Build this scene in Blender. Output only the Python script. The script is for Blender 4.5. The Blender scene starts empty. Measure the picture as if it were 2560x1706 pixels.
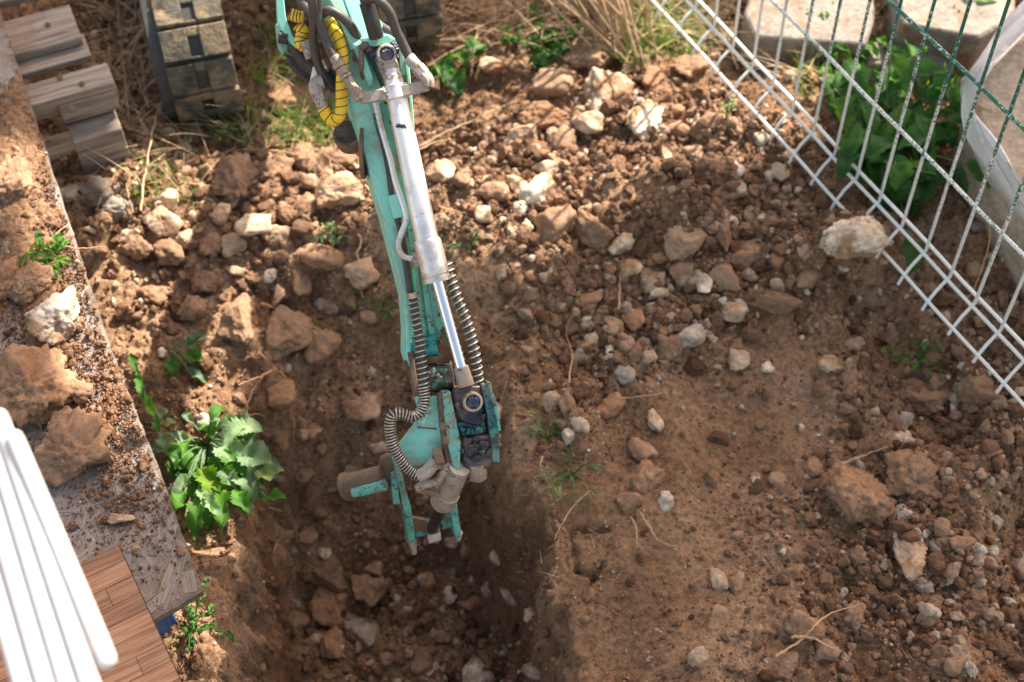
import bpy, math, random
import numpy as np
from mathutils import Vector, Matrix

# ------------------------------------------------------------------ camera, sky, sun, exposure
R = math.radians
S = bpy.context.scene
COL = S.collection
CAM_H, PITCH, FPX, CX, CY = 3.2, R(55), 2560 * 50 / 36, 1280.0, 853.0
cd = bpy.data.cameras.new('camera'); cam = bpy.data.objects.new('camera', cd); COL.objects.link(cam)
cam.location = (0, 0, CAM_H); cam.rotation_euler = (R(90) - PITCH, 0, 0)
cd.lens = 50; cd.sensor_width = 36; cd.clip_start = .05; cd.clip_end = 500
cd.dof.use_dof = True; cd.dof.focus_distance = 3.1; cd.dof.aperture_fstop = 2.4
S.camera = cam
SUN_AZ, SUN_EL = R(33), R(43)          # azimuth clockwise from +Y
SUN = Vector((math.cos(SUN_EL) * math.sin(SUN_AZ), math.cos(SUN_EL) * math.cos(SUN_AZ), math.sin(SUN_EL)))
W = bpy.data.worlds.new('World'); S.world = W; W.use_nodes = True
nt = W.node_tree; sky = nt.nodes.new('ShaderNodeTexSky'); sky.sky_type = 'NISHITA'; sky.sun_disc = False
sky.sun_elevation = SUN_EL; sky.sun_rotation = SUN_AZ; sky.air_density = 1.0; sky.dust_density = 2.5
wb = nt.nodes.new('ShaderNodeMix'); wb.data_type = 'RGBA'; wb.blend_type = 'MULTIPLY'; wb.inputs[0].default_value = 1; wb.inputs[7].default_value = (1.24, 1.0, .77, 1)  # camera white balance
nt.links.new(sky.outputs[0], wb.inputs[6]); nt.links.new(wb.outputs[2], nt.nodes['Background'].inputs[0]); nt.nodes['Background'].inputs[1].default_value = 0.118
sl = bpy.data.lights.new('sun', 'SUN'); sun = bpy.data.objects.new('sun', sl); COL.objects.link(sun)
sl.energy = 5.0; sl.angle = R(.55); sl.color = (1, .9, .76)
sun.rotation_euler = (-SUN).to_track_quat('-Z', 'Y').to_euler()
S.view_settings.view_transform = 'Standard'; S.view_settings.look = 'None'
S.view_settings.exposure = 1.7; S.view_settings.gamma = 1
S.render.engine = 'CYCLES'
S.cycles.max_bounces = 6; S.cycles.use_denoising = True

rnd = random.Random(7)
rng = np.random.default_rng(11)
FWD = Vector((0, math.cos(PITCH), -math.sin(PITCH))); UPV = Vector((0, math.sin(PITCH), math.cos(PITCH)))

def at(px, py, z=0.0):
    """world point at height z seen at photograph pixel (px, py)"""
    d = FWD + Vector(((px - CX) / FPX, 0, 0)) + UPV * ((CY - py) / FPX)
    return Vector((0, 0, CAM_H)) + d * ((z - CAM_H) / d.z)

# ------------------------------------------------------------------ noise
def _h(i, j, k, s):
    n = (i.astype(np.int64) * 374761393 + j.astype(np.int64) * 668265263 + k.astype(np.int64) * 2147483647 // 7 * 3 + s * 1274126177) & 0xffffffff
    n = ((n ^ (n >> 13)) * 1274126177) & 0xffffffff
    n = ((n ^ (n >> 16)) * 2246822519) & 0xffffffff
    return ((n ^ (n >> 15)) & 0xffffff) / 16777215.0 * 2 - 1
def vn(x, y, z=None, s=0):
    x = np.asarray(x, float); y = np.asarray(y, float); z = np.zeros_like(x) if z is None else np.asarray(z, float)
    xi, yi, zi = np.floor(x), np.floor(y), np.floor(z); fx, fy, fz = x - xi, y - yi, z - zi
    u, v, w = fx * fx * (3 - 2 * fx), fy * fy * (3 - 2 * fy), fz * fz * (3 - 2 * fz)
    r = 0
    zs = (0, 1) if np.any(w) else (0,)
    for a in (0, 1):
        for b in (0, 1):
            for c in zs:
                r = r + _h(xi + a, yi + b, zi + c, s) * (u if a else 1 - u) * (v if b else 1 - v) * (w if c else 1 - w)
    return r
def fbm(x, y, z=None, o=4, s=0, g=.5):
    r = 0; a = 1; f = 1
    for i in range(o):
        r = r + a * vn(x * f + 17.3 * i, y * f - 9.1 * i, None if z is None else z * f, s + i); a *= g; f *= 2.03
    return r
def sst(a, b, x):
    t = np.clip((np.asarray(x, float) - a) / (b - a), 0, 1); return t * t * (3 - 2 * t)

# ------------------------------------------------------------------ terrain height
def poly(px): return np.array([[at(a, b, 0).x, at(a, b, 0).y] for a, b in px])
PIT = poly([(600, 730), (590, 850), (598, 1000), (592, 1200), (560, 1400), (535, 1720), (500, 2100), (1680, 2100), (1480, 1720), (1405, 1500),
            (1362, 1340), (1288, 1170), (1248, 1000), (1225, 860), (1150, 730), (960, 655), (760, 650)])
def sdf(P, x, y):
    """distance to polygon P, positive inside"""
    d = np.full(x.shape, 1e9); ins = np.zeros(x.shape, bool)
    for i in range(len(P)):
        ax, ay = P[i]; bx, by = P[(i + 1) % len(P)]
        ex, ey = bx - ax, by - ay; L = ex * ex + ey * ey
        t = np.clip(((x - ax) * ex + (y - ay) * ey) / L, 0, 1)
        d = np.minimum(d, np.hypot(x - ax - t * ex, y - ay - t * ey))
        c = ((ay > y) != (by > y)) & (x < (bx - ax) * (y - ay) / (by - ay + 1e-12) + ax)
        ins ^= c
    return np.where(ins, d, -d)
def seg(x, y, a, b):
    ex, ey = b[0] - a[0], b[1] - a[1]; t = np.clip(((x - a[0]) * ex + (y - a[1]) * ey) / (ex * ex + ey * ey), 0, 1)
    return np.hypot(x - a[0] - t * ex, y - a[1] - t * ey)
LEDGE = poly([(1300, 1240), (1500, 1180), (1700, 960), (1950, 780), (2060, 900), (2080, 1150), (1950, 1250), (1850, 1720), (1480, 1720)])
def G2(px, py): p = at(px, py, 0); return (p.x, p.y)
def H(x, y):
    x = np.asarray(x, float); y = np.asarray(y, float)
    wob = .026 * fbm(x * 5, y * 5, o=3, s=3) + .012 * vn(x * 33, y * 33, s=5)
    sd = sdf(PIT, x, y) + wob
    far = sst(1.85, 2.15, y)
    wdt = .105 + .20 * far + .05 * sst(-.35, -.1, x) * (1 - far) + .03 * vn(x * 4, y * 4, s=12)
    slope = sst(2.30, 1.62, y)                       # the trench floor climbs towards its far end
    pit = -(.10 + .52 * slope) * sst(0, 1, sd / wdt)
    pit = pit + .03 * fbm(x * 9, y * 9, o=3, s=13) * sst(-.03, .05, sd) * (1 - sst(.16, .26, sd))
    led = sst(-.12, .1, sdf(LEDGE, x, y) + wob)
    rough = 1 - .70 * led
    # left wall crumbles
    h = .055 * fbm(x * 1.7, y * 1.7, o=2, s=20) + .018 * fbm(x * 4.6, y * 4.6, o=2, s=22)
    q = at(1945 * 2560 / 2353, 577 * 2560 / 2353, .17); h = h + .15 * np.exp(-(((x - q.x) / .13) ** 2 + ((y - q.y - .03) / .10) ** 2))
    h = h + rough * (.036 * np.abs(fbm(x * 7, y * 7, o=2, s=30)) + .026 * np.abs(vn(x * 19, y * 19, s=41)) + .010 * np.abs(vn(x * 47, y * 47, s=42))) + (.35 + .65 * rough) * .0035 * vn(x * 95, y * 95, s=43)
    # bank right of the pit, and the heap behind the arm
    cx, cy = G2(1600, 560); h = h + .10 * np.exp(-(((x - cx) / .75) ** 2 + ((y - cy) / .5) ** 2))
    cx, cy = G2(560, 560); h = h + .07 * np.exp(-(((x - cx) / .45) ** 2 + ((y - cy) / .3) ** 2))
    # lit heap at the fence
    cx, cy = G2(425, 1640); h = h + .17 * np.exp(-(((x - cx) / .13) ** 2 + ((y - cy) / .16) ** 2))
    cx, cy = G2(1560, 1180); h = h + .07 * np.exp(-(((x - cx) / .35) ** 2 + ((y - cy) / .35) ** 2))
    cx, cy = G2(2000, 290); h = h + .11 * np.exp(-(((x - cx) / .18) ** 2 + ((y - cy) / .16) ** 2)); fl = seg(x, y, G2(1740, 40), G2(2560, 930)); h = h - .03 * np.exp(-(fl / .15) ** 2)
    # hollow beside the fence, gully in the rocky strip
    h = h - .10 * np.exp(-(seg(x, y, G2(2120, 760), G2(2380, 1060)) / .10) ** 2)
    h = h - .05 * np.exp(-(seg(x, y, G2(1420, 900), G2(1560, 1130)) / .09) ** 2)
    h = h - .12 * np.exp(-(seg(x, y, G2(2600, 1300), G2(2620, 1650)) / .12) ** 2)
    # cracks on the ledge
    for a, b in (((1420, 1350), (1520, 1345)), ((1425, 1360), (1440, 1440)), ((1440, 1440), (1490, 1460)), ((1470, 1480), (1500, 1430))):
        h = h - .02 * np.exp(-((seg(x, y, G2(*a), G2(*b)) + .006 * vn(x * 40, y * 40, s=9)) / .006) ** 2)
    fade = sst(7, 14, np.hypot(x, y - 2.5))
    return (h + pit) * (1 - fade)
def ground(px, py):
    """first hit of the pixel ray with the terrain"""
    d = FWD + Vector(((px - CX) / FPX, 0, 0)) + UPV * ((CY - py) / FPX)
    t = np.arange(2.6, 6.5, .006); z = CAM_H + d.z * t
    h = H(d.x * t, d.y * t); k = np.argmax(z < h)
    return Vector((d.x * t[k], d.y * t[k], h[k]))

# ------------------------------------------------------------------ materials
def nodes(name):
    m = bpy.data.materials.new(name); m.use_nodes = True
    t = m.node_tree; return m, t, t.nodes['Principled BSDF']
def N(t, ty, **kw):
    n = t.nodes.new(ty)
    for k, v in kw.items():
        if k.startswith('i_'):
            k = k[2:]; n.inputs[int(k) if k.isdigit() else k].default_value = v
        else: setattr(n, k, v)
    return n
def ramp(t, fac, stops, interp='LINEAR'):
    r = N(t, 'ShaderNodeValToRGB'); cr = r.color_ramp; cr.interpolation = interp
    while len(cr.elements) < len(stops): cr.elements.new(.5)
    for e, (p, c) in zip(cr.elements, stops):
        e.position = p; e.color = (*c, 1) if hasattr(c, '__len__') else (c, c, c, 1)
    t.links.new(fac, r.inputs[0]); return r.outputs[0]
def mix(t, f, a, b, blend='MIX'):
    m = N(t, 'ShaderNodeMix', data_type='RGBA', blend_type=blend)
    for s, v in ((0, f), (6, a), (7, b)):
        if hasattr(v, 'is_output') or hasattr(v, 'links'): t.links.new(v, m.inputs[s])
        else: m.inputs[s].default_value = v if s == 0 else ((*v, 1) if len(v) == 3 else v)
    return m.outputs[2]
def coords(t, kind='Object', rand=True, scale=(1, 1, 1)):
    tc = N(t, 'ShaderNodeTexCoord'); o = tc.outputs[kind]
    mp = N(t, 'ShaderNodeMapping'); mp.inputs['Scale'].default_value = scale; t.links.new(o, mp.inputs[0])
    if rand:
        oi = N(t, 'ShaderNodeObjectInfo'); mu = N(t, 'ShaderNodeMath', operation='MULTIPLY', i_1=37.0)
        t.links.new(oi.outputs['Random'], mu.inputs[0])
        cb = N(t, 'ShaderNodeCombineXYZ'); t.links.new(mu.outputs[0], cb.inputs[0]); t.links.new(mu.outputs[0], cb.inputs[2])
        t.links.new(cb.outputs[0], mp.inputs['Location'])
    return mp.outputs[0]
def noise(t, v, scale, detail=5, rough=.6, dist=0):
    n = N(t, 'ShaderNodeTexNoise'); n.inputs['Scale'].default_value = scale; n.inputs['Detail'].default_value = detail
    n.inputs['Roughness'].default_value = rough; n.inputs['Distortion'].default_value = dist
    t.links.new(v, n.inputs['Vector']); return n.outputs['Fac']
def bump(t, b, h, strength, dist):
    n = N(t, 'ShaderNodeBump'); n.inputs['Strength'].default_value = strength; n.inputs['Distance'].default_value = dist
    t.links.new(h, n.inputs['Height']); t.links.new(n.outputs[0], b.inputs['Normal'])

SOIL = [(.30, (.17, .092, .050)), (.5, (.285, .168, .098)), (.68, (.39, .255, .16))]
def soil_mat(name, stops, wp=True, tint=False, bs=1.0):
    m, t, b = nodes(name)
    if wp:
        g = N(t, 'ShaderNodeNewGeometry'); v = g.outputs['Position']
    else: v = coords(t)
    n1 = noise(t, v, 2.6, 5, .65); n2 = noise(t, v, 70, 4, .7); n3 = noise(t, v, 330, 2, .6)
    c = ramp(t, n1, stops)
    c = mix(t, .75, c, ramp(t, n2, [(.32, (.35, .35, .35)), (.52, (1, 1, 1)), (.70, (1.55, 1.5, 1.45))]), 'MULTIPLY')
    c = mix(t, ramp(t, n3, [(.66, 0.), (.74, .55)]), c, (.50, .36, .25))
    if tint:
        a = N(t, 'ShaderNodeAttribute', attribute_name='tint')
        c = ramp(t, a.outputs['Fac'], [(0, (.085, .042, .024)), (.3, (.185, .102, .06)), (.62, (.29, .175, .11)), (.80, (.38, .26, .175)), (.88, (.45, .34, .24)), (1, (.60, .51, .41))])
        c = mix(t, .6, c, ramp(t, n2, [(.32, (.45, .42, .4)), (.55, (1, 1, 1)), (.72, (1.35, 1.3, 1.25))]), 'MULTIPLY')
    t.links.new(c, b.inputs['Base Color']); b.inputs['Roughness'].default_value = .95; b.inputs['Specular IOR Level'].default_value = .2
    ad = N(t, 'ShaderNodeMath', operation='MULTIPLY_ADD', i_1=.5); t.links.new(n3, ad.inputs[0]); t.links.new(n2, ad.inputs[2])
    bump(t, b, ad.outputs[0], 1.0, .012 * bs)
    return m
def rock_mat(name, stone, stone2, soil, cover, bs=.006):
    """pale stone partly coated in soil"""
    m, t, b = nodes(name); v = coords(t, scale=(1, 1, 1))
    n1 = noise(t, v, 16, 6, .7); n2 = noise(t, v, 60, 5, .7); n4 = noise(t, v, 9, 4, .7, .5)
    c = ramp(t, n1, [(.36, stone2), (.58, stone)])
    cv = ramp(t, n4, [(cover - .06, 1.), (cover + .05, 0.)])
    c = mix(t, cv, c, soil)
    c = mix(t, .5, c, ramp(t, n2, [(.33, (.4, .38, .36)), (.55, (1, 1, 1)), (.72, (1.4, 1.38, 1.35))]), 'MULTIPLY')
    oi = N(t, 'ShaderNodeObjectInfo')
    c = mix(t, .55, c, ramp(t, oi.outputs['Random'], [(0, (.68, .62, .58)), (.5, (1, 1, 1)), (1, (1.25, 1.12, 1.0))]), 'MULTIPLY')
    t.links.new(c, b.inputs['Base Color']); b.inputs['Roughness'].default_value = .88; b.inputs['Specular IOR Level'].default_value = .25
    ad = N(t, 'ShaderNodeMath', operation='MULTIPLY_ADD', i_1=.6); t.links.new(n2, ad.inputs[0]); t.links.new(n1, ad.inputs[2])
    bump(t, b, ad.outputs[0], .85, bs)
    return m
def paint_mat(name, base, dark, under, rough=.38, chips=.64, grime=.5, metal=0, scale=1.0, chipcol=(.02, .025, .03)):
    m, t, b = nodes(name); g = N(t, 'ShaderNodeNewGeometry'); v = g.outputs['Position']
    n1 = noise(t, v, 9 * scale, 5, .65); n2 = noise(t, v, 75 * scale, 5, .7); n3 = noise(t, v, 28 * scale, 6, .75, .6)
    c = mix(t, ramp(t, n1, [(.40, 0.), (.68, grime)]), base, dark)
    c = mix(t, ramp(t, n3, [(chips - .02, 0.), (chips + .03, .85)]), c, under)
    nd = noise(t, v, 5.5, 6, .75, 1.2); c = mix(t, ramp(t, nd, [(.47, 0.), (.60, .5), (.75, .85)]), c, (.27, .185, .115))
    c = mix(t, ramp(t, n2, [(chips + .03, 0.), (chips + .06, 1.)]), c, chipcol)
    t.links.new(c, b.inputs['Base Color']); b.inputs['Metallic'].default_value = metal
    rr = ramp(t, n1, [(.3, rough), (.7, min(1, rough + .3))]); t.links.new(rr, b.inputs['Roughness'])
    bump(t, b, n2, .35, .0015)
    return m
def plain(name, col, rough=.6, metal=0, var=.25, sc=40, bd=.001, kind='Object', scale=(1, 1, 1)):
    m, t, b = nodes(name); v = coords(t, kind, kind == 'Object', scale); n = noise(t, v, sc, 5, .65)
    c = mix(t, ramp(t, n, [(.3, 0.), (.7, 1.)]), [x * (1 - var) for x in col], [min(1, x * (1 + var)) for x in col])
    t.links.new(c, b.inputs['Base Color']); b.inputs['Roughness'].default_value = rough; b.inputs['Metallic'].default_value = metal
    bump(t, b, n, .5, bd); return m
def wood_mat(name, cols, gs=(4, 60, 60), rough=.75, uv=False, tint=None):
    m, t, b = nodes(name)
    v = coords(t, 'UV' if uv else 'Object', not uv, gs); n = noise(t, v, 1.0, 6, .62, .25)
    v2 = coords(t, 'UV' if uv else 'Object', not uv, (gs[0] * 1.5, gs[1] * 4, gs[2] * 4)); n2 = noise(t, v2, 1.0, 3, .6)
    c = ramp(t, n, [(.32, cols[0]), (.48, cols[1]), (.68, cols[2])])
    c = mix(t, .45, c, ramp(t, n2, [(.35, (.45, .43, .42)), (.6, (1.1, 1.1, 1.1))]), 'MULTIPLY')
    if tint:
        a = N(t, 'ShaderNodeAttribute', attribute_name='tint'); c = mix(t, .9, c, ramp(t, a.outputs['Fac'], tint), 'MULTIPLY')
    g = N(t, 'ShaderNodeNewGeometry'); d = noise(t, g.outputs['Position'], 7, 5, .7)
    c = mix(t, ramp(t, d, [(.54, 0.), (.72, .55)]), c, (.17, .10, .065))
    t.links.new(c, b.inputs['Base Color']); b.inputs['Roughness'].default_value = rough; b.inputs['Specular IOR Level'].default_value = .25
    bump(t, b, n2, .5, .0015); return m
def leaf_mat(name, c1, c2, tr=.45):
    m, t, b = nodes(name); g = N(t, 'ShaderNodeNewGeometry'); n = noise(t, g.outputs['Position'], 22, 4, .6)
    c = mix(t, ramp(t, n, [(.38, 0.), (.62, 1.)]), c1, c2)
    a = N(t, 'ShaderNodeAttribute', attribute_name='tint')
    c = mix(t, .8, c, ramp(t, a.outputs['Fac'], [(0, (.55, .6, .6)), (.7, (1.1, 1.1, 1)), (.92, (1.3, 1.2, .7)), (1, (2.2, 1.3, .5))]), 'MULTIPLY')
    t.links.new(c, b.inputs['Base Color']); b.inputs['Roughness'].default_value = .68; b.inputs['Specular IOR Level'].default_value = .3
    tl = N(t, 'ShaderNodeBsdfTranslucent')
    cc = mix(t, 1.0, c, (1.25, 1.6, .55), 'MULTIPLY'); t.links.new(cc, tl.inputs[0])
    ms = N(t, 'ShaderNodeMixShader', i_0=tr); t.links.new(b.outputs[0], ms.inputs[1]); t.links.new(tl.outputs[0], ms.inputs[2])
    t.links.new(ms.outputs[0], t.nodes['Material Output'].inputs[0])
    bump(t, b, n, .4, .004); return m

M = {}
M['soil'] = soil_mat('soil', SOIL)
M['gravel'] = soil_mat('gravel', SOIL, tint=True, bs=.5)
M['clod'] = rock_mat('clod', (.36, .225, .14), (.24, .135, .08), (.29, .172, .105), .45, .014)
M['brown'] = rock_mat('brown_stone', (.34, .225, .15), (.24, .147, .093), (.27, .16, .098), .50, .006)
M['tan'] = rock_mat('tan_stone', (.50, .37, .26), (.36, .22, .13), (.26, .145, .08), .44, .005)
M['pale'] = rock_mat('pale_stone', (.58, .46, .34), (.40, .285, .19), (.29, .17, .10), .49, .007)
M['white'] = rock_mat('white_stone', (.68, .61, .51), (.48, .39, .29), (.32, .205, .125), .455, .007)
M['grey'] = rock_mat('grey_stone', (.42, .36, .30), (.30, .235, .18), (.25, .155, .095), .46, .006)
M['orange'] = rock_mat('orange_stone', (.35, .20, .115), (.25, .13, .07), (.27, .155, .09), .5, .006)
MINT, MINTD = (.25, .64, .53), (.19, .53, .44)
M['mint'] = paint_mat('mint_paint', MINT, MINTD, (.20, .17, .11), chips=.69, grime=.5)
M['mint_worn'] = paint_mat('worn_mint_paint', (.15, .50, .41), (.06, .22, .19), (.14, .085, .05), chips=.555, grime=.9)
M['teal_grease'] = paint_mat('greasy_teal_paint', (.03, .30, .27), (.012, .06, .09), (.008, .012, .02), rough=.22, chips=.52, grime=.95)
M['steel'] = paint_mat('silver_paint', (.86, .85, .84), (.70, .67, .64), (.26, .18, .12), rough=.27, chips=.67, grime=.5, metal=.72)
M['dirty_steel'] = paint_mat('dirty_steel', (.45, .42, .38), (.26, .21, .16), (.14, .085, .05), rough=.42, chips=.58, grime=.8, metal=.3)
M['grease'] = paint_mat('black_grease', (.012, .014, .02), (.01, .02, .05), (.03, .10, .12), rough=.16, chips=.63, grime=.9)
M['blue_grease'] = paint_mat('blue_grease', (.01, .03, .09), (.008, .015, .05), (.10, .12, .2), rough=.15, chips=.66, grime=.8)
M['rust'] = paint_mat('rusty_steel', (.17, .11, .07), (.10, .062, .042), (.22, .14, .09), rough=.6, chips=.6, grime=.8, metal=.2)
M['chrome'] = plain('chrome', (.85, .87, .9), .07, 1, .03, 20, .0001)
M['hose'] = plain('rubber_hose', (.05, .045, .042), .5, 0, .4, 80)
M['dark'] = plain('dark_metal', (.035, .033, .032), .5, .3, .5, 40)
M['yellow'] = plain('yellow_spiral_wrap', (.80, .50, .015), .42, 0, .12, 60)
M['coil'] = plain('spring_wire', (.42, .39, .33), .35, .7, .4, 90)
M['rubber'] = rock_mat('muddy_rubber', (.13, .12, .095), (.05, .048, .04), (.23, .18, .12), .47, .02)
M['rubber_side'] = plain('track_side_rubber', (.045, .045, .043), .7, 0, .3, 30)
M['grey_wood'] = wood_mat('weathered_wood', [(.13, .105, .09), (.27, .225, .19), (.40, .345, .295)], (5, 55, 55))
M['osb'] = wood_mat('weathered_osb', [(.15, .12, .105), (.27, .235, .21), (.36, .325, .30)], (9, 240, 1), .8, True,
                    [(0, (.72, .66, .60)), (.5, (1.0, .97, .96)), (.8, (.92, .95, 1.04)), (1, (1.22, 1.12, 1.0))])
M['osb_base'] = wood_mat('osb_core', [(.09, .07, .055), (.17, .135, .11), (.26, .21, .17)], (30, 60, 60))
M['parquet'] = wood_mat('brown_parquet', [(.17, .085, .046), (.30, .16, .094), (.42, .24, .145)], (5, 90, 1), .55, True,
                        [(0, (.72, .68, .66)), (.5, (1, 1, 1)), (1, (1.2, 1.2, 1.15))])
M['gap'] = plain('dark_wood_core', (.04, .022, .014), .9)
M['white_plastic'] = plain('white_tube_paint', (.52, .52, .53), .5, 0, .04, 10, .0005)
M['blue'] = plain('blue_plastic', (.015, .085, .27), .4, 0, .25, 20)
M['concrete'] = rock_mat('concrete', (.27, .24, .21), (.19, .165, .145), (.22, .155, .105), .43, .008)
M['sheet'] = plain('pale_plastic_sheet', (.66, .65, .65), .3, 0, .12, 8, .004)
M['slabwood'] = rock_mat('pale_stone_slab', (.50, .42, .33), (.38, .29, .21), (.27, .18, .12), .36, .004)
M['leaf'] = leaf_mat('leaf', (.055, .165, .022), (.11, .26, .045), .5)
M['leaf_dusty'] = leaf_mat('dusty_leaf', (.12, .20, .10), (.23, .32, .19), .3)
M['leaf_dark'] = leaf_mat('dark_leaf', (.03, .105, .03), (.085, .20, .05), .45)
M['tree_leaf'] = leaf_mat('tree_leaf', (.03, .08, .02), (.06, .12, .03), .15)
M['bark'] = plain('bark', (.14, .10, .07), .9, 0, .4, 12, .01)
M['straw'] = plain('straw', (.40, .28, .165), .75, 0, .35, 30)
M['root'] = plain('root_bark', (.46, .27, .14), .8, 0, .3, 60, .001)
M['grass'] = leaf_mat('grass_blade', (.08, .19, .03), (.17, .28, .06), .4)

def fence_mat():
    m, t, b = nodes('splashed_green_wire'); g = N(t, 'ShaderNodeNewGeometry'); p = g.outputs['Position']
    n = noise(t, p, 150, 4, .7); n2 = noise(t, p, 9, 3, .6)
    sp = N(t, 'ShaderNodeSeparateXYZ'); t.links.new(p, sp.inputs[0])
    # splashed with white up to about half a metre, bare green above
    a = N(t, 'ShaderNodeMath', operation='MULTIPLY_ADD', i_1=-.42, i_2=.315); t.links.new(sp.outputs[2], a.inputs[0])
    s = N(t, 'ShaderNodeMath', operation='ADD'); t.links.new(n, s.inputs[0]); t.links.new(a.outputs[0], s.inputs[1])
    s2 = N(t, 'ShaderNodeMath', operation='MULTIPLY_ADD', i_1=.35); t.links.new(n2, s2.inputs[0]); t.links.new(s.outputs[0], s2.inputs[2])
    c = ramp(t, s2.outputs[0], [(.70, (.008, .135, .10)), (.735, (.70, .72, .69))])
    t.links.new(c, b.inputs['Base Color']); b.inputs['Roughness'].default_value = .4
    bump(t, b, s2.outputs[0], .5, .001); return m
M['fence'] = fence_mat()

# ------------------------------------------------------------------ mesh builder
def ico(sub):
    import bmesh
    bm = bmesh.new(); bmesh.ops.create_icosphere(bm, subdivisions=sub, radius=1)
    v = np.array([x.co[:] for x in bm.verts]); f = np.array([[q.index for q in x.verts] for x in bm.faces]); bm.free(); return v, f
ICO = {k: ico(k) for k in (1, 2, 3, 4, 5)}

class MB:
    def __init__(s): s.v = []; s.f = []; s.t = []; s.uv = []
    def add(s, vs, fs, tint=0.5, uv=None):
        o = len(s.v); s.v += [tuple(q) for q in vs]; s.f += [tuple(i + o for i in f) for f in fs]; s.t += [tint] * len(vs)
        s.uv += uv if uv else [(0, 0)] * len(vs); return s
    def prism(s, top, off, tint=.5):
        n = len(top); off = Vector(off); top = [Vector(p) for p in top]
        vs = top + [p + off for p in top]
        c = sum(top, Vector()) / n
        nr = Vector()
        for i in range(n): nr += (top[i] - c).cross(top[(i + 1) % n] - c)
        fl = nr.dot(off) > 0
        f = [tuple(range(n)), tuple(range(2 * n - 1, n - 1, -1))] + [(i, i + n, (i + 1) % n + n, (i + 1) % n) for i in range(n)]
        if fl: f = [tuple(reversed(q)) for q in f]
        return s.add(vs, f, tint)
    def box(s, c, ax, ay, az, tint=.5):
        c, ax, ay, az = map(Vector, (c, ax, ay, az))
        return s.prism([c + az + ax + ay, c + az - ax + ay, c + az - ax - ay, c + az + ax - ay], az * -2, tint)
    def tube(s, pts, r, n=10, cap=True, tint=.5):
        pts = [Vector(p) for p in pts]; m = len(pts); rs = r if hasattr(r, '__len__') else [r] * m
        vs = []; prev = None
        for i, p in enumerate(pts):
            d = (pts[min(i + 1, m - 1)] - pts[max(i - 1, 0)]).normalized()
            if prev is None: a = d.orthogonal().normalized()
            else: a = (prev - d * prev.dot(d)).normalized()
            prev = a; b = d.cross(a)
            for k in range(n):
                th = 2 * math.pi * k / n; vs.append(p + (a * math.cos(th) + b * math.sin(th)) * rs[i])
        f = [(i * n + k, i * n + (k + 1) % n, (i + 1) * n + (k + 1) % n, (i + 1) * n + k) for i in range(m - 1) for k in range(n)]
        if cap: f += [tuple(range(n - 1, -1, -1)), tuple(range((m - 1) * n, m * n))]
        return s.add(vs, f, tint)
    def build(s, name, mat, parent=None, smooth=True, bev=0, ang=35):
        me = bpy.data.meshes.new(name); me.from_pydata(s.v, [], s.f)
        me.materials.append(mat); me.update()
        a = me.attributes.new('tint', 'FLOAT', 'POINT'); a.data.foreach_set('value', np.array(s.t, np.float32))
        ul = me.uv_layers.new(name='UVMap'); li = np.empty(len(me.loops), np.int32); me.loops.foreach_get('vertex_index', li)
        ul.data.foreach_set('uv', np.array(s.uv, np.float32)[li].ravel())
        if smooth: me.shade_smooth(); me.set_sharp_from_angle(angle=R(ang))
        o = bpy.data.objects.new(name, me); COL.objects.link(o)
        if parent:
            o.parent = parent
            bpy.context.view_layer.update(); o.matrix_parent_inverse = parent.matrix_world.inverted()
        if bev:
            b = o.modifiers.new('bevel', 'BEVEL'); b.width = bev; b.segments = 2; b.limit_method = 'ANGLE'; b.angle_limit = R(40)
        return o
def np_mesh(name, v, f, mat, tint=None, smooth=False, parent=None):
    me = bpy.data.meshes.new(name); k = f.shape[1]
    me.vertices.add(len(v)); me.vertices.foreach_set('co', v.astype(np.float32).ravel())
    me.loops.add(f.size); me.loops.foreach_set('vertex_index', f.astype(np.int32).ravel())
    me.polygons.add(len(f)); me.polygons.foreach_set('loop_start', np.arange(0, f.size, k, dtype=np.int32))
    me.update(calc_edges=True)
    if smooth: me.shade_smooth()
    else: me.shade_flat()
    if tint is not None:
        a = me.attributes.new('tint', 'FLOAT', 'POINT'); a.data.foreach_set('value', tint.astype(np.float32))
    me.materials.append(mat); me.validate()
    o = bpy.data.objects.new(name, me); COL.objects.link(o)
    if parent: o.parent = parent
    return o
def tag(o, label=None, cat=None, group=None, kind=None):
    for k, v in (('label', label), ('category', cat), ('group', group), ('kind', kind)):
        if v: o[k] = v
    return o
def empty(name, loc, rz=0):
    o = bpy.data.objects.new(name, None); COL.objects.link(o); o.location = loc; o.rotation_euler = (0, 0, rz); o.empty_display_size = .1
    bpy.context.view_layer.update(); return o
def smoothpath(pts, k=6):
    """Catmull-Rom through the points"""
    p = [Vector(q) for q in pts]; p = [p[0] * 2 - p[1]] + p + [p[-1] * 2 - p[-2]]; out = []
    for i in range(1, len(p) - 2):
        a, b, c, d = p[i - 1:i + 3]
        for j in range(k):
            t = j / k; out.append(.5 * ((2 * b) + (c - a) * t + (2 * a - 5 * b + 4 * c - d) * t * t + (3 * b - a - 3 * c + d) * t ** 3))
    out.append(p[-2]); return out
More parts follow.
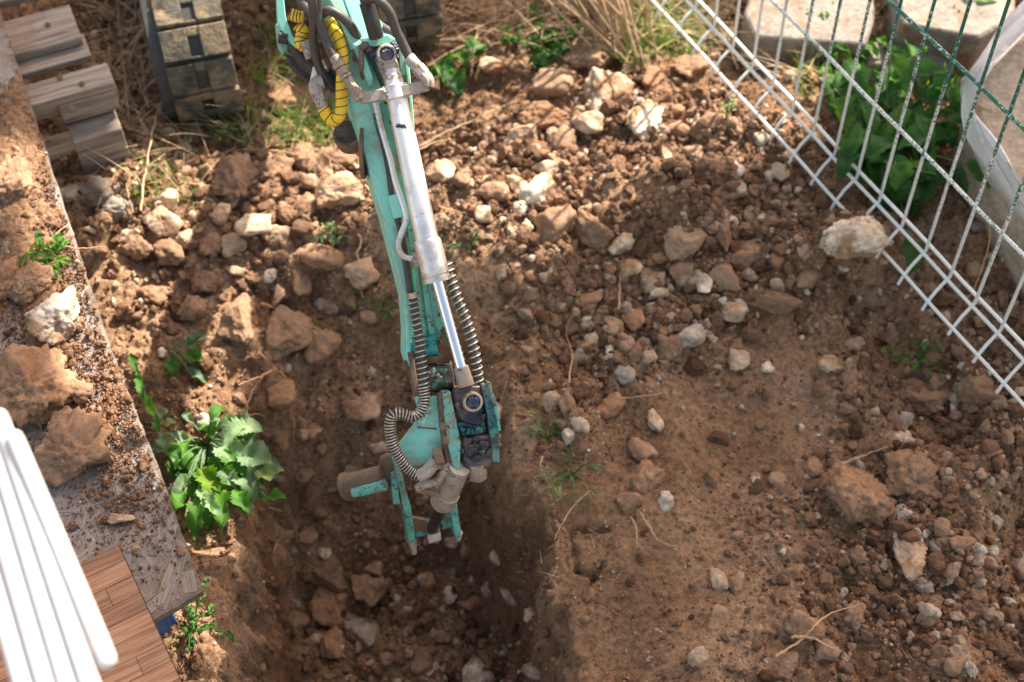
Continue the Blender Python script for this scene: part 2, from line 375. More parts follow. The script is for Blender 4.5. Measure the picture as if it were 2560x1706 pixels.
def helix(path, r, turns, n=10):
    """points of a coil wound round a path"""
    p = [Vector(q) for q in path]; L = [0]
    for i in range(1, len(p)): L.append(L[-1] + (p[i] - p[i - 1]).length)
    out = []; m = int(turns * n); a = None
    for q in range(m + 1):
        s = L[-1] * q / m; i = max(j for j in range(len(L)) if L[j] <= s + 1e-9); i = min(i, len(p) - 2)
        t = (s - L[i]) / max(1e-9, L[i + 1] - L[i]); c = p[i].lerp(p[i + 1], min(1, t)); d = (p[i + 1] - p[i]).normalized()
        a = d.orthogonal().normalized() if a is None else (a - d * a.dot(d)).normalized(); b = d.cross(a)
        th = 2 * math.pi * q / n; out.append(c + (a * math.cos(th) + b * math.sin(th)) * r)
    return out

# ------------------------------------------------------------------ ground
def axis(lo, hi, step, far):
    a = list(np.arange(lo, hi, step)); d = step; x = a[-1]; out = []
    while x < far: d *= 1.22; x += d; out.append(x)
    d = step; x = lo; pre = []
    while x > -far: d *= 1.22; x -= d; pre.append(x)
    return np.array(pre[::-1] + a + out)
gx, gy = axis(-2.15, 2.15, .0052, 90), axis(.95, 4.3, .0052, 90)
X, Y = np.meshgrid(gx, gy); Z = H(X, Y); nx = len(gx)
idx = np.arange(X.size).reshape(X.shape)
F = np.stack([idx[:-1, :-1], idx[:-1, 1:], idx[1:, 1:], idx[1:, :-1]], -1).reshape(-1, 4)
# ragged pit walls: push points sideways so that they overhang in lumps
SDm = sdf(PIT, X, Y); wm = np.exp(-((SDm - .04) / .07) ** 2) * (.4 + .6 * (X < -.3))
V = np.stack([X + wm * (.026 * fbm(X * 14, Z * 14, Y * 14, o=3, s=77) + .007 * vn(X * 60, Z * 60, Y * 60, 79)), Y + wm * .012 * fbm(X * 14, Z * 14, Y * 14, o=2, s=78), Z], -1).reshape(-1, 3)
gr = np_mesh('ground', V, F, M['soil'], smooth=True); tag(gr, 'dug reddish brown earth with a trench cut through it', 'ground', kind='structure')
del X, Y, Z, F, V

# ------------------------------------------------------------------ rocks
def rock_mesh(seed, sub=4, planes=11, rough=.06, lump=.10, lo=.52, hi=.92):
    r_ = np.random.default_rng(seed); v, f = ICO[sub]
    n = r_.normal(size=(planes, 3)); n /= np.linalg.norm(n, axis=1)[:, None]; d = r_.uniform(lo, hi, planes)
    dots = v @ n.T; rad = np.ones(len(v)) * 1.05
    for i in range(planes):
        q = np.where(dots[:, i] > .05, d[i] / np.maximum(dots[:, i], .05), 9)
        k = .018; hh = np.clip(.5 + .5 * (rad - q) / k, 0, 1); rad = rad * (1 - hh) + q * hh - k * hh * (1 - hh)
    o = r_.uniform(0, 50, 3)
    rad = rad * (1 + lump * vn(v[:, 0] * 1.7 + o[0], v[:, 1] * 1.7 + o[1], v[:, 2] * 1.7 + o[2], seed % 97)
                 + rough * fbm(v[:, 0] * 4 + o[1], v[:, 1] * 4 + o[2], v[:, 2] * 4 + o[0], 4, seed % 89, .7))
    return v * rad[:, None], f
def link_mesh(name, v, f, mat, smooth=True):
    return np_mesh(name, v, f, mat, smooth=smooth)
KIND = {  # material, angular planes, roughness, lump, height ratio
    'clod': ('clod', 7, .17, .20, .7), 'brown': ('brown', 14, .085, .20, .7), 'tan': ('tan', 13, .09, .18, .7), 'pale': ('pale', 15, .09, .18, .7),
    'white': ('white', 14, .10, .2, .7), 'grey': ('grey', 14, .08, .16, .7), 'orange': ('orange', 13, .09, .18, .7), 'concrete': ('concrete', 8, .12, .2, .6)}
FS = 2560 / 2353
PLACED = []
def rock(px, py, w, h, rot, kind, label, name=None, z=None, full=True, sink=.30, group=None, seed=None):
    """px, py, w, h as measured in the overview picture (full) or in photograph pixels"""
    if full: px, py, w, h = px * FS, py * FS, w * FS, h * FS
    p = ground(px, py) if z is None else at(px, py, z)
    D = (p - Vector((0, 0, CAM_H))).dot(FWD); a, b = w / 2 * D / FPX, h / 2 * D / FPX
    if z is None and kind in ('pale', 'white', 'tan') and py < 640: sink = .14
    mk, pl, ro, lu, hr = KIND[kind]; c = min(a, b) * 1.0 * hr + .25 * abs(a - b) * hr
    b2 = b * 1.06
    seed = seed if seed is not None else int(px * 7 + py * 13) % 100000
    big = max(w, h) > 55
    v, f = rock_mesh(seed, 5 if max(w, h) > 110 else (4 if big else 3), pl, ro, lu)
    v = v * np.array([a, b2, c]) * 1.12
    t = R(rot); v = np.stack([v[:, 0] * math.cos(t) - v[:, 1] * math.sin(t), v[:, 0] * math.sin(t) + v[:, 1] * math.cos(t), v[:, 2]], 1)
    o = link_mesh(name or ('clod' if kind == 'clod' else 'rock'), v, f, M[mk])
    o.location = (p.x, p.y + c * .15, p.z + c * (1 - 2 * sink)); tag(o, label, 'soil clod' if kind == 'clod' else 'rock', group)
    PLACED.append((p.x, p.y, max(a, b))); return o
BANK, TRENCH, LBANK, FENCEG, BOARD = 'stones on the bank right of the arm', 'stones in the trench', 'stones on the left bank', 'stones near the wire fence', 'stones and clods on the chipboard'
K = [
 (1385, 243, 118, 132, 0, 'pale', 'largest mottled cream stone high on the bank', BANK),
 (1482, 292, 82, 108, 0, 'white', 'white and brown arch-shaped stone right of the large mottled one', BANK),
 (1240, 457, 84, 96, -20, 'white', 'clean white rough stone right of the silver cylinder', BANK),
 (1250, 283, 104, 62, 10, 'orange', 'orange-brown stone left of the large mottled cream stone', BANK),
 (1345, 292, 76, 55, -20, 'tan', 'small olive-cream stone tucked against the large mottled stone', BANK),
 (1290, 337, 82, 78, 0, 'brown', 'round brown stone below the orange-brown one', BANK),
 (1205, 328, 104, 76, 35, 'tan', 'flat brown slab stone with a pale lower rim', BANK),
 (1375, 142, 124, 112, 0, 'clod', 'large brown clod at the foot of the dry stalks', BANK),
 (1272, 215, 100, 92, 10, 'brown', 'dull brown stone up the bank beneath the small green weed', BANK),
 (1138, 163, 62, 44, 0, 'pale', 'lone whitish stone beside two small green leaves', BANK),
 (1010, 417, 78, 64, -25, 'pale', 'pale angular stone just right of the silver cylinder', BANK),
 (1068, 417, 40, 60, 0, 'brown', 'upright brown stone beside the pale angular stone', BANK),
 (1135, 452, 66, 54, 0, 'brown', 'brown stone left of the two pale stones near the cylinder', BANK),
 (1192, 437, 54, 50, 0, 'tan', 'tan stone touching the clean white rough stone', BANK),
 (1265, 398, 62, 34, 10, 'pale', 'flat cream stone just above the clean white rough stone', BANK),
 (1277, 527, 96, 96, 0, 'brown', 'half-buried brown stone under the clean white rough stone', BANK),
 (1357, 542, 92, 112, 15, 'brown', 'half-buried brown wedge stone in the middle of the bank', BANK),
 (1530, 367, 46, 78, 10, 'pale', 'upright pale stone with a white stripe below the arch-shaped stone', BANK),
 (1593, 357, 62, 52, 0, 'brown', 'rounded brown stone right of the striped upright stone', BANK),
 (1556, 305, 66, 50, -15, 'orange', 'reddish stone right of the arch-shaped stone', BANK),
 (1548, 262, 50, 42, 0, 'orange', 'small reddish stone above the other reddish stone', BANK),
 (1625, 300, 86, 62, 0, 'brown', 'dull brown slab by the green twig near the fence', BANK),
 (1500, 190, 70, 54, 30, 'orange', 'reddish lump between dry stalks and fence', BANK),
 (1580, 170, 80, 60, 0, 'clod', 'crumbly brown clod up the bank close to the fence foot', BANK),
 (1113, 507, 42, 46, 0, 'pale', 'pale stone left of the half-buried brown stones', BANK),
 (1572, 572, 92, 112, 0, 'brown', 'long light brown boulder, biggest stone in the rocky strip', BANK),
 (1568, 640, 60, 72, 0, 'brown', 'brown stone joined below the long light brown boulder', BANK),
 (1655, 540, 52, 108, 10, 'brown', 'tall narrow brown stone right of the long boulder', BANK),
 (1715, 600, 104, 86, 0, 'brown', 'wide smooth brown stone right of the tall narrow one', BANK),
 (1660, 657, 76, 76, 20, 'brown', 'five-sided brown stone with a small dark hole', BANK),
 (1617, 652, 32, 66, 0, 'white', 'small upright cream stone between two brown boulders', BANK),
 (1672, 455, 82, 46, 15, 'brown', 'brown stone above the tall narrow stone', BANK),
 (1785, 405, 54, 42, 0, 'tan', 'tan stone beside the fence foot', FENCEG),
 (1795, 460, 36, 32, 0, 'brown', 'small brown stone by the fence foot', FENCEG),
 (1790, 607, 44, 50, 10, 'orange', 'rusty orange stone left of the white rock on the fence', FENCEG),
 (1845, 482, 52, 42, 0, 'brown', 'round brown stone below the fence foot', FENCEG),
 (1822, 518, 30, 26, 0, 'tan', 'little tan stone left of the white fence rock', FENCEG),
 (1697, 402, 34, 36, 0, 'white', 'small bright white stone near the fence', FENCEG),
 (1660, 385, 56, 46, 0, 'orange', 'reddish stone left of the small bright white stone', FENCEG),
 (1750, 325, 40, 50, 0, 'white', 'white lump right under the fence wire', FENCEG),
 (1425, 577, 72, 52, 10, 'pale', 'pale knobbly stone left of the long boulder', BANK),
 (1450, 620, 44, 40, 0, 'tan', 'round tan stone below the pale knobbly stone', BANK),
 (1510, 600, 52, 32, 0, 'orange', 'flat rusty stone left of the long boulder', BANK),
 (1512, 680, 52, 38, 0, 'pale', 'cream egg-shaped stone below the long boulder', BANK),
 (1352, 700, 60, 54, 10, 'brown', 'brown stone at the left end of the rocky strip', BANK),
 (1410, 757, 60, 58, 0, 'brown', 'grey-brown round stone in the lower rocky strip', BANK),
 (1455, 745, 46, 54, 20, 'orange', 'two-tone rusty stone in the rocky strip', BANK),
 (1520, 770, 40, 50, 0, 'orange', 'upright rusty stone in the lower rocky strip', BANK),
 (1530, 808, 62, 64, 0, 'brown', 'squared brown stone at the strip lower edge', BANK),
 (1482, 830, 48, 42, 0, 'pale', 'pale stone left of the squared brown one', BANK),
 (1400, 822, 28, 46, 8, 'white', 'small white upright stone among brown ones', BANK),
 (1368, 790, 46, 46, 0, 'tan', 'tan stone left of the small white upright one', BANK),
 (1436, 800, 40, 44, 0, 'brown', 'brown stone between the white and the pale one', BANK),
 (1430, 862, 52, 56, 0, 'grey', 'dull grey-brown stone under the small white upright one', BANK),
 (1590, 790, 74, 54, 20, 'grey', 'dusty lump at the right end of the lower strip', BANK),
 (1612, 746, 28, 30, 0, 'white', 'small white stone above the dusty lump', BANK),
 (1675, 727, 76, 66, 0, 'pale', 'mottled pale stone at the edge of the smooth earth', BANK),
 (1780, 702, 136, 60, -8, 'brown', 'long flat brown stone above the smooth earth', BANK),
 (1690, 836, 56, 50, 0, 'tan', 'round golden stone lying alone on smooth earth', BANK),
 (1650, 848, 22, 16, 0, 'white', 'tiny white stone left of the round golden stone', BANK),
 (1760, 850, 34, 26, 0, 'white', 'whitish chip right of the round golden stone', BANK),
 (1845, 652, 62, 52, 20, 'brown', 'brown stone left below the white rock on the fence', FENCEG),
 (1905, 845, 56, 44, 0, 'tan', 'angular golden stone beneath the fence hollow', FENCEG),
 (1402, 946, 62, 68, 0, 'orange', 'round rusty stone in the dark gully', BANK),
 (1350, 920, 40, 48, 0, 'brown', 'knobbly brown stone left of the round rusty one', BANK),
 (1502, 972, 34, 62, 8, 'pale', 'long pale stone standing up beside the gully', BANK),
 (1302, 940, 46, 76, 15, 'brown', 'long brown stone at the upper end of the weeds', BANK),
 (1330, 985, 46, 50, 10, 'grey', 'grey stone caught in the weeds', BANK),
 (1478, 1045, 60, 60, 0, 'brown', 'brown stone below the gully', BANK),
 (1478, 1105, 74, 88, 15, 'clod', 'big soil-coated stone above the white round one', BANK),
 (1527, 1155, 46, 46, 0, 'white', 'white round stone on the smooth earth', BANK),
 (1440, 1160, 62, 50, 0, 'brown', 'rusty brown stone by the grassy weed', BANK),
 (1740, 1105, 30, 34, 0, 'pale', 'small angular cream stone on the open earth', BANK),
 (1650, 1338, 34, 72, 10, 'tan', 'narrow golden stone pointing down on the smooth earth', BANK),
 (1690, 1352, 42, 58, 0, 'brown', 'brown stone beside the narrow golden one', BANK),
 (1648, 1430, 46, 66, 0, 'brown', 'plain brown stone below the narrow golden one', BANK),
 (2067, 1017, 72, 54, 0, 'pale', 'pale grey rounded stone in the open right of the hollow', FENCEG),
 (2074, 966, 42, 40, 0, 'grey', 'round grey stone just above the pale grey one', FENCEG),
 (2125, 930, 116, 84, -15, 'clod', 'flat brown clod under the green sprig', FENCEG),
 (2250, 915, 92, 84, 0, 'clod', 'brown clod right of the small white upright chip', FENCEG),
 (2190, 940, 24, 44, -5, 'white', 'small white upright chip by the fence', FENCEG),
 (2110, 890, 60, 34, -10, 'orange', 'rusty flat stone beside the green sprig', FENCEG),
 (2150, 885, 42, 40, 0, 'brown', 'brown stone between rusty flat stone and fence', FENCEG),
 (2085, 1282, 92, 104, 0, 'tan', 'rough tan clod near the lower right', BANK),
 (2146, 1262, 34, 44, 10, 'grey', 'small grey stone right of the rough tan clod', BANK),
 (1968, 1150, 128, 132, -20, 'clod', 'large flat brown clod right of the smooth earth', BANK),
 (2095, 1115, 120, 116, 25, 'clod', 'large broken brown clod with a notch', BANK),
 (2345, 1310, 60, 76, 0, 'tan', 'tan stone cut by the right picture edge', BANK),
 (1868, 1080, 52, 44, 0, 'brown', 'brown stone left of the large flat clod', BANK),
 (1975, 1075, 26, 34, 0, 'grey', 'tan pebble left above the large flat clod', BANK),
 (2210, 1255, 60, 40, -10, 'brown', 'brown stone far right of the rough tan clod', BANK),
 (2240, 1405, 80, 46, -10, 'clod', 'flat clod near the lower right corner', BANK),
 (1850, 1450, 74, 80, 20, 'clod', 'lumpy brown clod above the forked root', BANK),
 (1960, 1420, 60, 50, 10, 'clod', 'brown clod right of the lumpy one by the root', BANK),
 (1800, 1530, 80, 64, 0, 'clod', 'dark clod at the bottom right of the smooth earth', BANK),
 (1895, 1505, 60, 56, 0, 'brown', 'brown stone under the forked root', BANK),
 # left bank
 (680, 250, 116, 84, -8, 'orange', 'reddish rock resting between track and arm', LBANK),
 (790, 466, 118, 78, -5, 'tan', 'big sunlit tan block touching the arm', LBANK),
 (585, 530, 74, 80, -30, 'pale', 'bright cream block in the middle of the left heap', LBANK),
 (636, 556, 76, 62, 10, 'tan', 'tan stone leaning on the bright cream block', LBANK),
 (716, 427, 36, 42, 0, 'pale', 'small cream stone above the big tan block', LBANK),
 (748, 408, 34, 36, 0, 'tan', 'small tan stone near the heap top by the arm', LBANK),
 (556, 432, 96, 118, 10, 'clod', 'tallest crumbly clod on the left heap', LBANK),
 (635, 400, 62, 72, -20, 'clod', 'sunlit crumbly clod right of the tallest one', LBANK),
 (370, 525, 82, 72, 0, 'pale', 'cream stone on the left of the heap', LBANK),
 (507, 502, 58, 46, 30, 'tan', 'golden stone between cream stone and tallest clod', LBANK),
 (425, 560, 54, 48, 0, 'pale', 'small yellowish stone below the cream stone', LBANK),
 (392, 588, 70, 58, -15, 'clod', 'crumbly clod under the yellowish stone', LBANK),
 (540, 575, 80, 66, 0, 'tan', 'tan stone below the bright cream block', LBANK),
 (697, 490, 52, 62, 0, 'clod', 'clod left of the big tan block', LBANK),
 (655, 490, 44, 48, 0, 'clod', 'smaller clod beside it on the left heap', LBANK),
 (775, 382, 96, 56, -8, 'clod', 'sunlit long clod tucked behind the arm', LBANK),
 (690, 372, 70, 62, 0, 'clod', 'knobbly clod near the grass on the left', LBANK),
 (393, 470, 60, 50, -25, 'pale', 'cream-topped stone near the pallet', LBANK),
 (485, 566, 46, 60, 0, 'clod', 'small clod right of the yellowish stone', LBANK),
 (320, 575, 66, 60, 0, 'clod', 'crumbly clod at the far left of the heap', LBANK),
 (322, 396, 26, 22, 0, 'white', 'little whitish stone beside the pallet', LBANK),
 (375, 817, 24, 24, 0, 'white', 'round whitish pebble left of the seedling', LBANK),
 (470, 655, 70, 60, 0, 'clod', 'sunlit clod on the trench lip', LBANK),
 (440, 720, 60, 60, 0, 'clod', 'clod above the seedling', LBANK),
 (350, 690, 60, 50, 0, 'clod', 'clod beside the board edge', LBANK),
 # trench
 (845, 938, 88, 78, 20, 'tan', 'tan stone with a white face left of the coiled hose', TRENCH),
 (720, 996, 46, 44, 0, 'grey', 'dull grey stone on the trench floor near roots', TRENCH),
 (850, 731, 50, 38, 0, 'pale', 'oval cream stone beside the arm', TRENCH),
 (907, 727, 42, 22, 8, 'grey', 'flat whitish stone touching the arm', TRENCH),
 (653, 775, 112, 132, 10, 'brown', 'largest smooth boulder in the trench wall', TRENCH),
 (545, 745, 84, 116, 0, 'brown', 'tall boulder at the trench lip left of the largest', TRENCH),
 (645, 683, 54, 62, 0, 'brown', 'cracked round stone above the largest boulder', TRENCH),
 (735, 800, 88, 80, 0, 'brown', 'brown stone right of the largest boulder', TRENCH),
 (740, 610, 90, 76, 20, 'brown', 'smooth stone bulging from the far trench wall', TRENCH),
 (830, 640, 90, 66, 0, 'tan', 'pinkish flat stone beneath the pale root', TRENCH),
 (690, 650, 46, 96, 10, 'brown', 'narrow stone in the far trench wall', TRENCH),
 (755, 715, 60, 36, -5, 'grey', 'greyish stone left of the oval cream stone', TRENCH),
 (808, 700, 44, 48, 0, 'orange', 'rusty stone by the green blades', TRENCH),
 (660, 850, 28, 24, 0, 'grey', 'small grey stone under the largest boulder', TRENCH),
 (640, 918, 76, 70, 10, 'orange', 'rusty stone behind the hanging roots', TRENCH),
 (698, 1000, 30, 40, 0, 'brown', 'brown chip left of the dull grey stone', TRENCH),
 (876, 1030, 50, 34, 20, 'tan', 'golden stone beneath the looping hose', TRENCH),
 (700, 1095, 44, 50, 0, 'brown', 'tan-brown stone left of the rusty pipe', TRENCH),
]
KP = [  # photograph pixels
 (813, 1435, 148, 80, -8, 'brown', 'long brown boulder on the trench floor', TRENCH),
 (842, 1512, 100, 112, 0, 'brown', 'brown boulder beneath the long one', TRENCH),
 (919, 1482, 84, 76, -20, 'brown', 'brown boulder leaning on the one beneath the long one', TRENCH),
 (903, 1592, 78, 132, 15, 'grey', 'upright streaked grey-brown rock on the trench floor', TRENCH),
 (826, 1616, 60, 84, 10, 'brown', 'dark rust stone left of the streaked rock', TRENCH),
 (772, 1342, 56, 60, 0, 'brown', 'round rusty stone above the small white one', TRENCH),
 (810, 1387, 42, 32, -12, 'white', 'small white stone above the long brown boulder', TRENCH),
 (934, 1423, 60, 54, 0, 'brown', 'grey-topped stone right of the long boulder', TRENCH),
 (1124, 1494, 50, 42, 0, 'white', 'white squared stone on the trench floor', TRENCH),
 (1068, 1455, 42, 64, 20, 'orange', 'rusty oval stone left of the white squared one', TRENCH),
 (1170, 1515, 64, 40, 0, 'orange', 'rusty flat stone right of the white squared one', TRENCH),
 (1280, 1508, 66, 42, -30, 'grey', 'whitish slanted stone at the foot of the trench wall', TRENCH),
 (1325, 1543, 36, 32, -20, 'pale', 'pale oval stone at the foot of the trench wall', TRENCH),
 (1197, 1690, 96, 60, 0, 'white', 'whitish stone cut by the lower picture edge', TRENCH),
 (1166, 1384, 52, 46, 20, 'orange', 'three-cornered rusty stone below the teeth', TRENCH),
 (742, 1512, 28, 26, 0, 'grey', 'small grey stone left of the boulders', TRENCH),
 (1026, 1423, 44, 30, 0, 'orange', 'rusty flat stone under the plate tip', TRENCH),
 (732, 1565, 74, 60, 10, 'brown', 'grey-brown stone by the trench left wall', TRENCH),
 (1240, 1400, 46, 40, -15, 'tan', 'pinkish stone with a root on it', TRENCH),
 (1335, 1685, 80, 50, 0, 'grey', 'greyish stone at the bottom edge below the wall', TRENCH),
 (1060, 1665, 62, 56, 0, 'brown', 'brown stone at the bottom middle', TRENCH),
 (1110, 1600, 50, 40, 0, 'brown', 'brown stone above the bottom middle one', TRENCH),
 (1240, 1042, 52, 90, 0, 'pale', 'pale rough stone behind the link plates', TRENCH),
 (1128, 1356, 56, 34, 0, 'pale', 'cream stone caught at the tip of the attachment', TRENCH),
]
for k in K: rock(*k[:7], group=k[7])
for k in KP: rock(*k[:7], group=k[7], full=False)
rock(1945, 577, 150, 104, 36, 'white', 'big white rock lying on the foot of the wire fence', z=.17, sink=.2, seed=5)

# further medium stones, scattered by pixel regions of the rocky ground
REG = [ # polygon (px), count, label, group, kinds, size px range
 ([(1090, 380), (1500, 300), (1900, 420), (2080, 700), (1900, 800), (1560, 960), (1400, 1120), (1310, 900), (1240, 640)], 105,
  'smaller soil-stained stone among the rocks of the bank', 'smaller stones of the rocky bank', 'brown brown brown tan orange clod pale', (20, 52)),
 ([(250, 470), (620, 380), (900, 440), (880, 620), (560, 740), (260, 640)], 50,
  'smaller sunlit clod on the heap of the left bank', 'smaller clods of the left heap', 'clod clod tan clod', (22, 54)),
 ([(650, 1080), (1200, 1180), (1330, 1350), (1380, 1690), (700, 1690), (640, 1350)], 85,
  'smaller shaded stone on the trench floor', 'smaller stones of the trench floor', 'brown brown orange brown grey clod', (20, 46)),
 ([(1850, 1200), (2250, 900), (2540, 950), (2540, 1690), (1960, 1690), (1780, 1600)], 42,
  'smaller brown stone on the lower right earth', 'smaller stones of the lower right', 'clod brown clod brown tan', (20, 50)),
 ([(1950, 560), (2300, 300), (2540, 620), (2540, 900), (2300, 760)], 26,
  'smaller shaded stone behind the wire fence', 'smaller stones behind the fence', 'brown clod brown grey', (24, 56)),
]
proto = {}; SCAT = []
for pol, n, lab, grp, kinds, (s0, s1) in REG:
    P = np.array(pol, float); kinds = kinds.split(); done = 0; tries = 0
    while done < n and tries < n * 30:
        tries += 1
        px, py = rnd.uniform(P[:, 0].min(), P[:, 0].max()), rnd.uniform(P[:, 1].min(), P[:, 1].max())
        if sdf(P, np.array([px]), np.array([py]))[0] < 0: continue
        g = ground(px, py); D = (g - Vector((0, 0, CAM_H))).dot(FWD)
        r = (s0 + (s1 - s0) * rnd.random() ** 1.8) / 2 * D / FPX
        if any((g.x - a) ** 2 + (g.y - b) ** 2 < (c * .8 + r * .8) ** 2 for a, b, c in PLACED): continue
        k = rnd.choice(kinds); pk = (k, rnd.randrange(7))
        if pk not in proto:
            mk, pl, ro, lu, hr = KIND[k]; v, f = rock_mesh(900 + pk[1] * 31 + len(k), 3, pl, ro, lu)
            v = v * np.array([1.1, rnd.uniform(.7, 1), rnd.uniform(.6, .8)])
            o = np_mesh('clod' if k == 'clod' else 'rock', v, f, M[mk], smooth=True); proto[pk] = o
        else: o = proto[pk].copy(); COL.objects.link(o)
        o.location = (g.x, g.y, g.z + r * .16); o.scale = (r, r, r); o.rotation_euler = (rnd.uniform(-.4, .4), rnd.uniform(-.4, .4), rnd.uniform(0, 6.3))
        SCAT.append((o, k, px, py, r)); tag(o, lab, 'soil clod' if k == 'clod' else 'rock', grp); PLACED.append((g.x, g.y, r)); done += 1

# every scattered stone gets a label of its own, told by a stone that can be found beside it
LM = [(k[0] * FS, k[1] * FS, k[6]) for k in K] + [(k[0], k[1], k[6]) for k in KP]
LM = [l for l in LM if len(l[2].split()) <= 9]
CW = {'brown': 'dull brown', 'orange': 'reddish', 'tan': 'tan', 'clod': 'crumbly brown', 'pale': 'pale', 'grey': 'greyish'}
used = set()
for o, k, px, py, r in sorted(SCAT, key=lambda q: -q[4]):
    size = 'small' if r > .022 else 'very small'
    for d_, lx, ly, ll in sorted((math.hypot(lx - px, ly - py), lx, ly, ll) for lx, ly, ll in LM)[:14]:
        rel = ('right of' if px > lx else 'left of') if abs(px - lx) > abs(py - ly) else ('below' if py > ly else 'above')
        t_ = f"{size} {CW[k]} {'clod' if k == 'clod' else 'stone'} {rel} the {ll}"
        if t_ not in used and len(t_.split()) <= 16: used.add(t_); o['label'] = t_; break

# gravel and crumbs too many to count: one mesh
def scatter(n, smin, smax, sub, pw, dens, seed, white=.05):
    r_ = np.random.default_rng(seed); xs = []
    need = n; out = []
    while need > 0:
        x = r_.uniform(-2.0, 2.0, need * 2); y = r_.uniform(1.0, 4.2, need * 2)
        k = r_.random(need * 2) < dens(x, y); out.append(np.stack([x[k], y[k]], 1)[:need]); need -= len(out[-1])
    xy = np.concatenate(out)[:n]; s = smin + (smax - smin) * r_.random(n) ** pw
    bv, bf = ICO[sub]; nb = len(bv)
    var = [rock_mesh(500 + i, sub, 6, .10, .18)[0] for i in range(24)]
    pick = r_.integers(0, 24, n); vv = np.array(var)[pick]
    vv = vv * r_.uniform(.6, 1.1, (n, 1, 3)) * s[:, None, None]
    th = r_.uniform(0, 6.28, n); ph = r_.uniform(-1, 1, n)
    c, q = np.cos(th)[:, None], np.sin(th)[:, None]; x, y, z = vv[..., 0], vv[..., 1], vv[..., 2]
    x, y = x * c - y * q, x * q + y * c
    c, q = np.cos(ph)[:, None], np.sin(ph)[:, None]; y, z = y * c - z * q, y * q + z * c
    z0 = H(xy[:, 0], xy[:, 1]) + s * r_.uniform(.0, .6, n)
    v = np.stack([x + xy[:, :1], y + xy[:, 1:], z + z0[:, None]], -1).reshape(-1, 3)
    f = (bf[None] + (np.arange(n) * nb)[:, None, None]).reshape(-1, 3)
    t = np.clip(r_.normal(.44, .24, n), .02 if smin > .003 else .3, .84); wsel = r_.random(n) < white; t[wsel] = r_.uniform(.86, 1, wsel.sum())
    return v, f, np.repeat(t, nb)
LG = poly([(1320, 1260), (1480, 1180), (1700, 960), (1950, 800), (2050, 900), (2050, 1150), (1900, 1250), (1800, 1720), (1480, 1720)])
def dens_s(x, y):
    led = sst(-.10, .08, sdf(LG, x, y) + .08 * fbm(x * 6, y * 6, o=2, s=60))
    pit = sdf(PIT, x, y); wall = np.exp(-((pit - .04) / .06) ** 2)
    smoothfloor = np.exp(-(seg(x, y, G2(720, 1080), G2(950, 820)) / .22) ** 2)
    cl = .35 + .65 * sst(-.35, .35, fbm(x * 3.1, y * 3.1, o=2, s=61))
    return np.clip((1 - .86 * led) * (1 - .35 * wall) * (1 - .6 * smoothfloor) * cl, .03, 1)
BAND = poly([(1090, 380), (1500, 250), (1950, 400), (2150, 680), (1900, 820), (1560, 960), (1450, 1120), (1310, 950), (1230, 640)])
HEAP = poly([(240, 480), (620, 380), (900, 400), (900, 600), (560, 720), (420, 900), (260, 700)])
def dens_b(x, y):
    a = np.maximum(np.maximum(sst(-.1, .1, sdf(BAND, x, y)), sst(-.1, .1, sdf(HEAP, x, y))), .8 * sst(.05, .2, sdf(PIT, x, y)) * sst(1.95, 1.7, y) if False else 0)
    pf = sst(.05, .2, sdf(PIT, x, y)) * (1 - sst(1.65, 1.95, y)); rr = 1.5 * sst(.6, 1.0, x) * (1 - sst(2.3, 2.6, y))
    return np.clip(dens_s(x, y) * (.12 + .88 * np.maximum(np.maximum(a, pf), .5 * rr)), .01, 1)
vs, fs, ts = [], [], []; off = 0
for args in ((2400, .015, .029, 3, 1.8, dens_b, 4, .08), (8500, .008, .017, 2, 1.7, dens_b, 1, .07), (30000, .004, .0095, 2, 1.6, dens_s, 2, .06), (75000, .002, .0048, 1, 1.3, lambda x, y: np.clip(dens_s(x, y) + .12, 0, 1), 3, .05)):
    v, f, t = scatter(*args); vs.append(v); fs.append(f + off); ts.append(t); off += len(v)
gv = np_mesh('gravel', np.concatenate(vs), np.concatenate(fs), M['gravel'], np.concatenate(ts), smooth=False)
tag(gv, 'loose brown soil crumbs and gravel covering the earth', 'gravel', kind='stuff'); del vs, fs, ts, v, f, t

# ------------------------------------------------------------------ chipboard sheet, parquet board, crate
ZB = .42
def quad(pts, z): return [at(a, b, z) for a, b in pts]
osb_px = [(-140, -420), (-10, 0), (135, 440), (262, 830), (400, 1180), (506, 1478), (380, 1552), (150, 1680), (-300, 1900), (-700, 1500), (-700, -420)]
osb_coarse = osb_px; _o = []
for (a0, a1), (b0, b1) in zip(osb_px, osb_px[1:] + osb_px[:1]):
    m_ = max(1, int(math.hypot(a0 - b0, a1 - b1) / 14))
    for k in range(m_): _o.append((a0 + (b0 - a0) * k / m_ + (rnd.uniform(-2.6, 2.6) if k else 0), a1 + (b1 - a1) * k / m_))
osb_px = _o
osb = empty('chipboard_sheet', at(300, 1300, ZB)); tag(osb, 'weathered grey chipboard sheet strewn with soil on the left', 'board')
MB().prism(quad(osb_px, ZB), (0, 0, -.02)).build('board_core', M['osb_base'], osb, False)
mb = MB(); OP = np.array([[q.x, q.y] for q in quad(osb_coarse, ZB)])
A, B = at(135, 440, ZB), at(506, 1478, ZB)
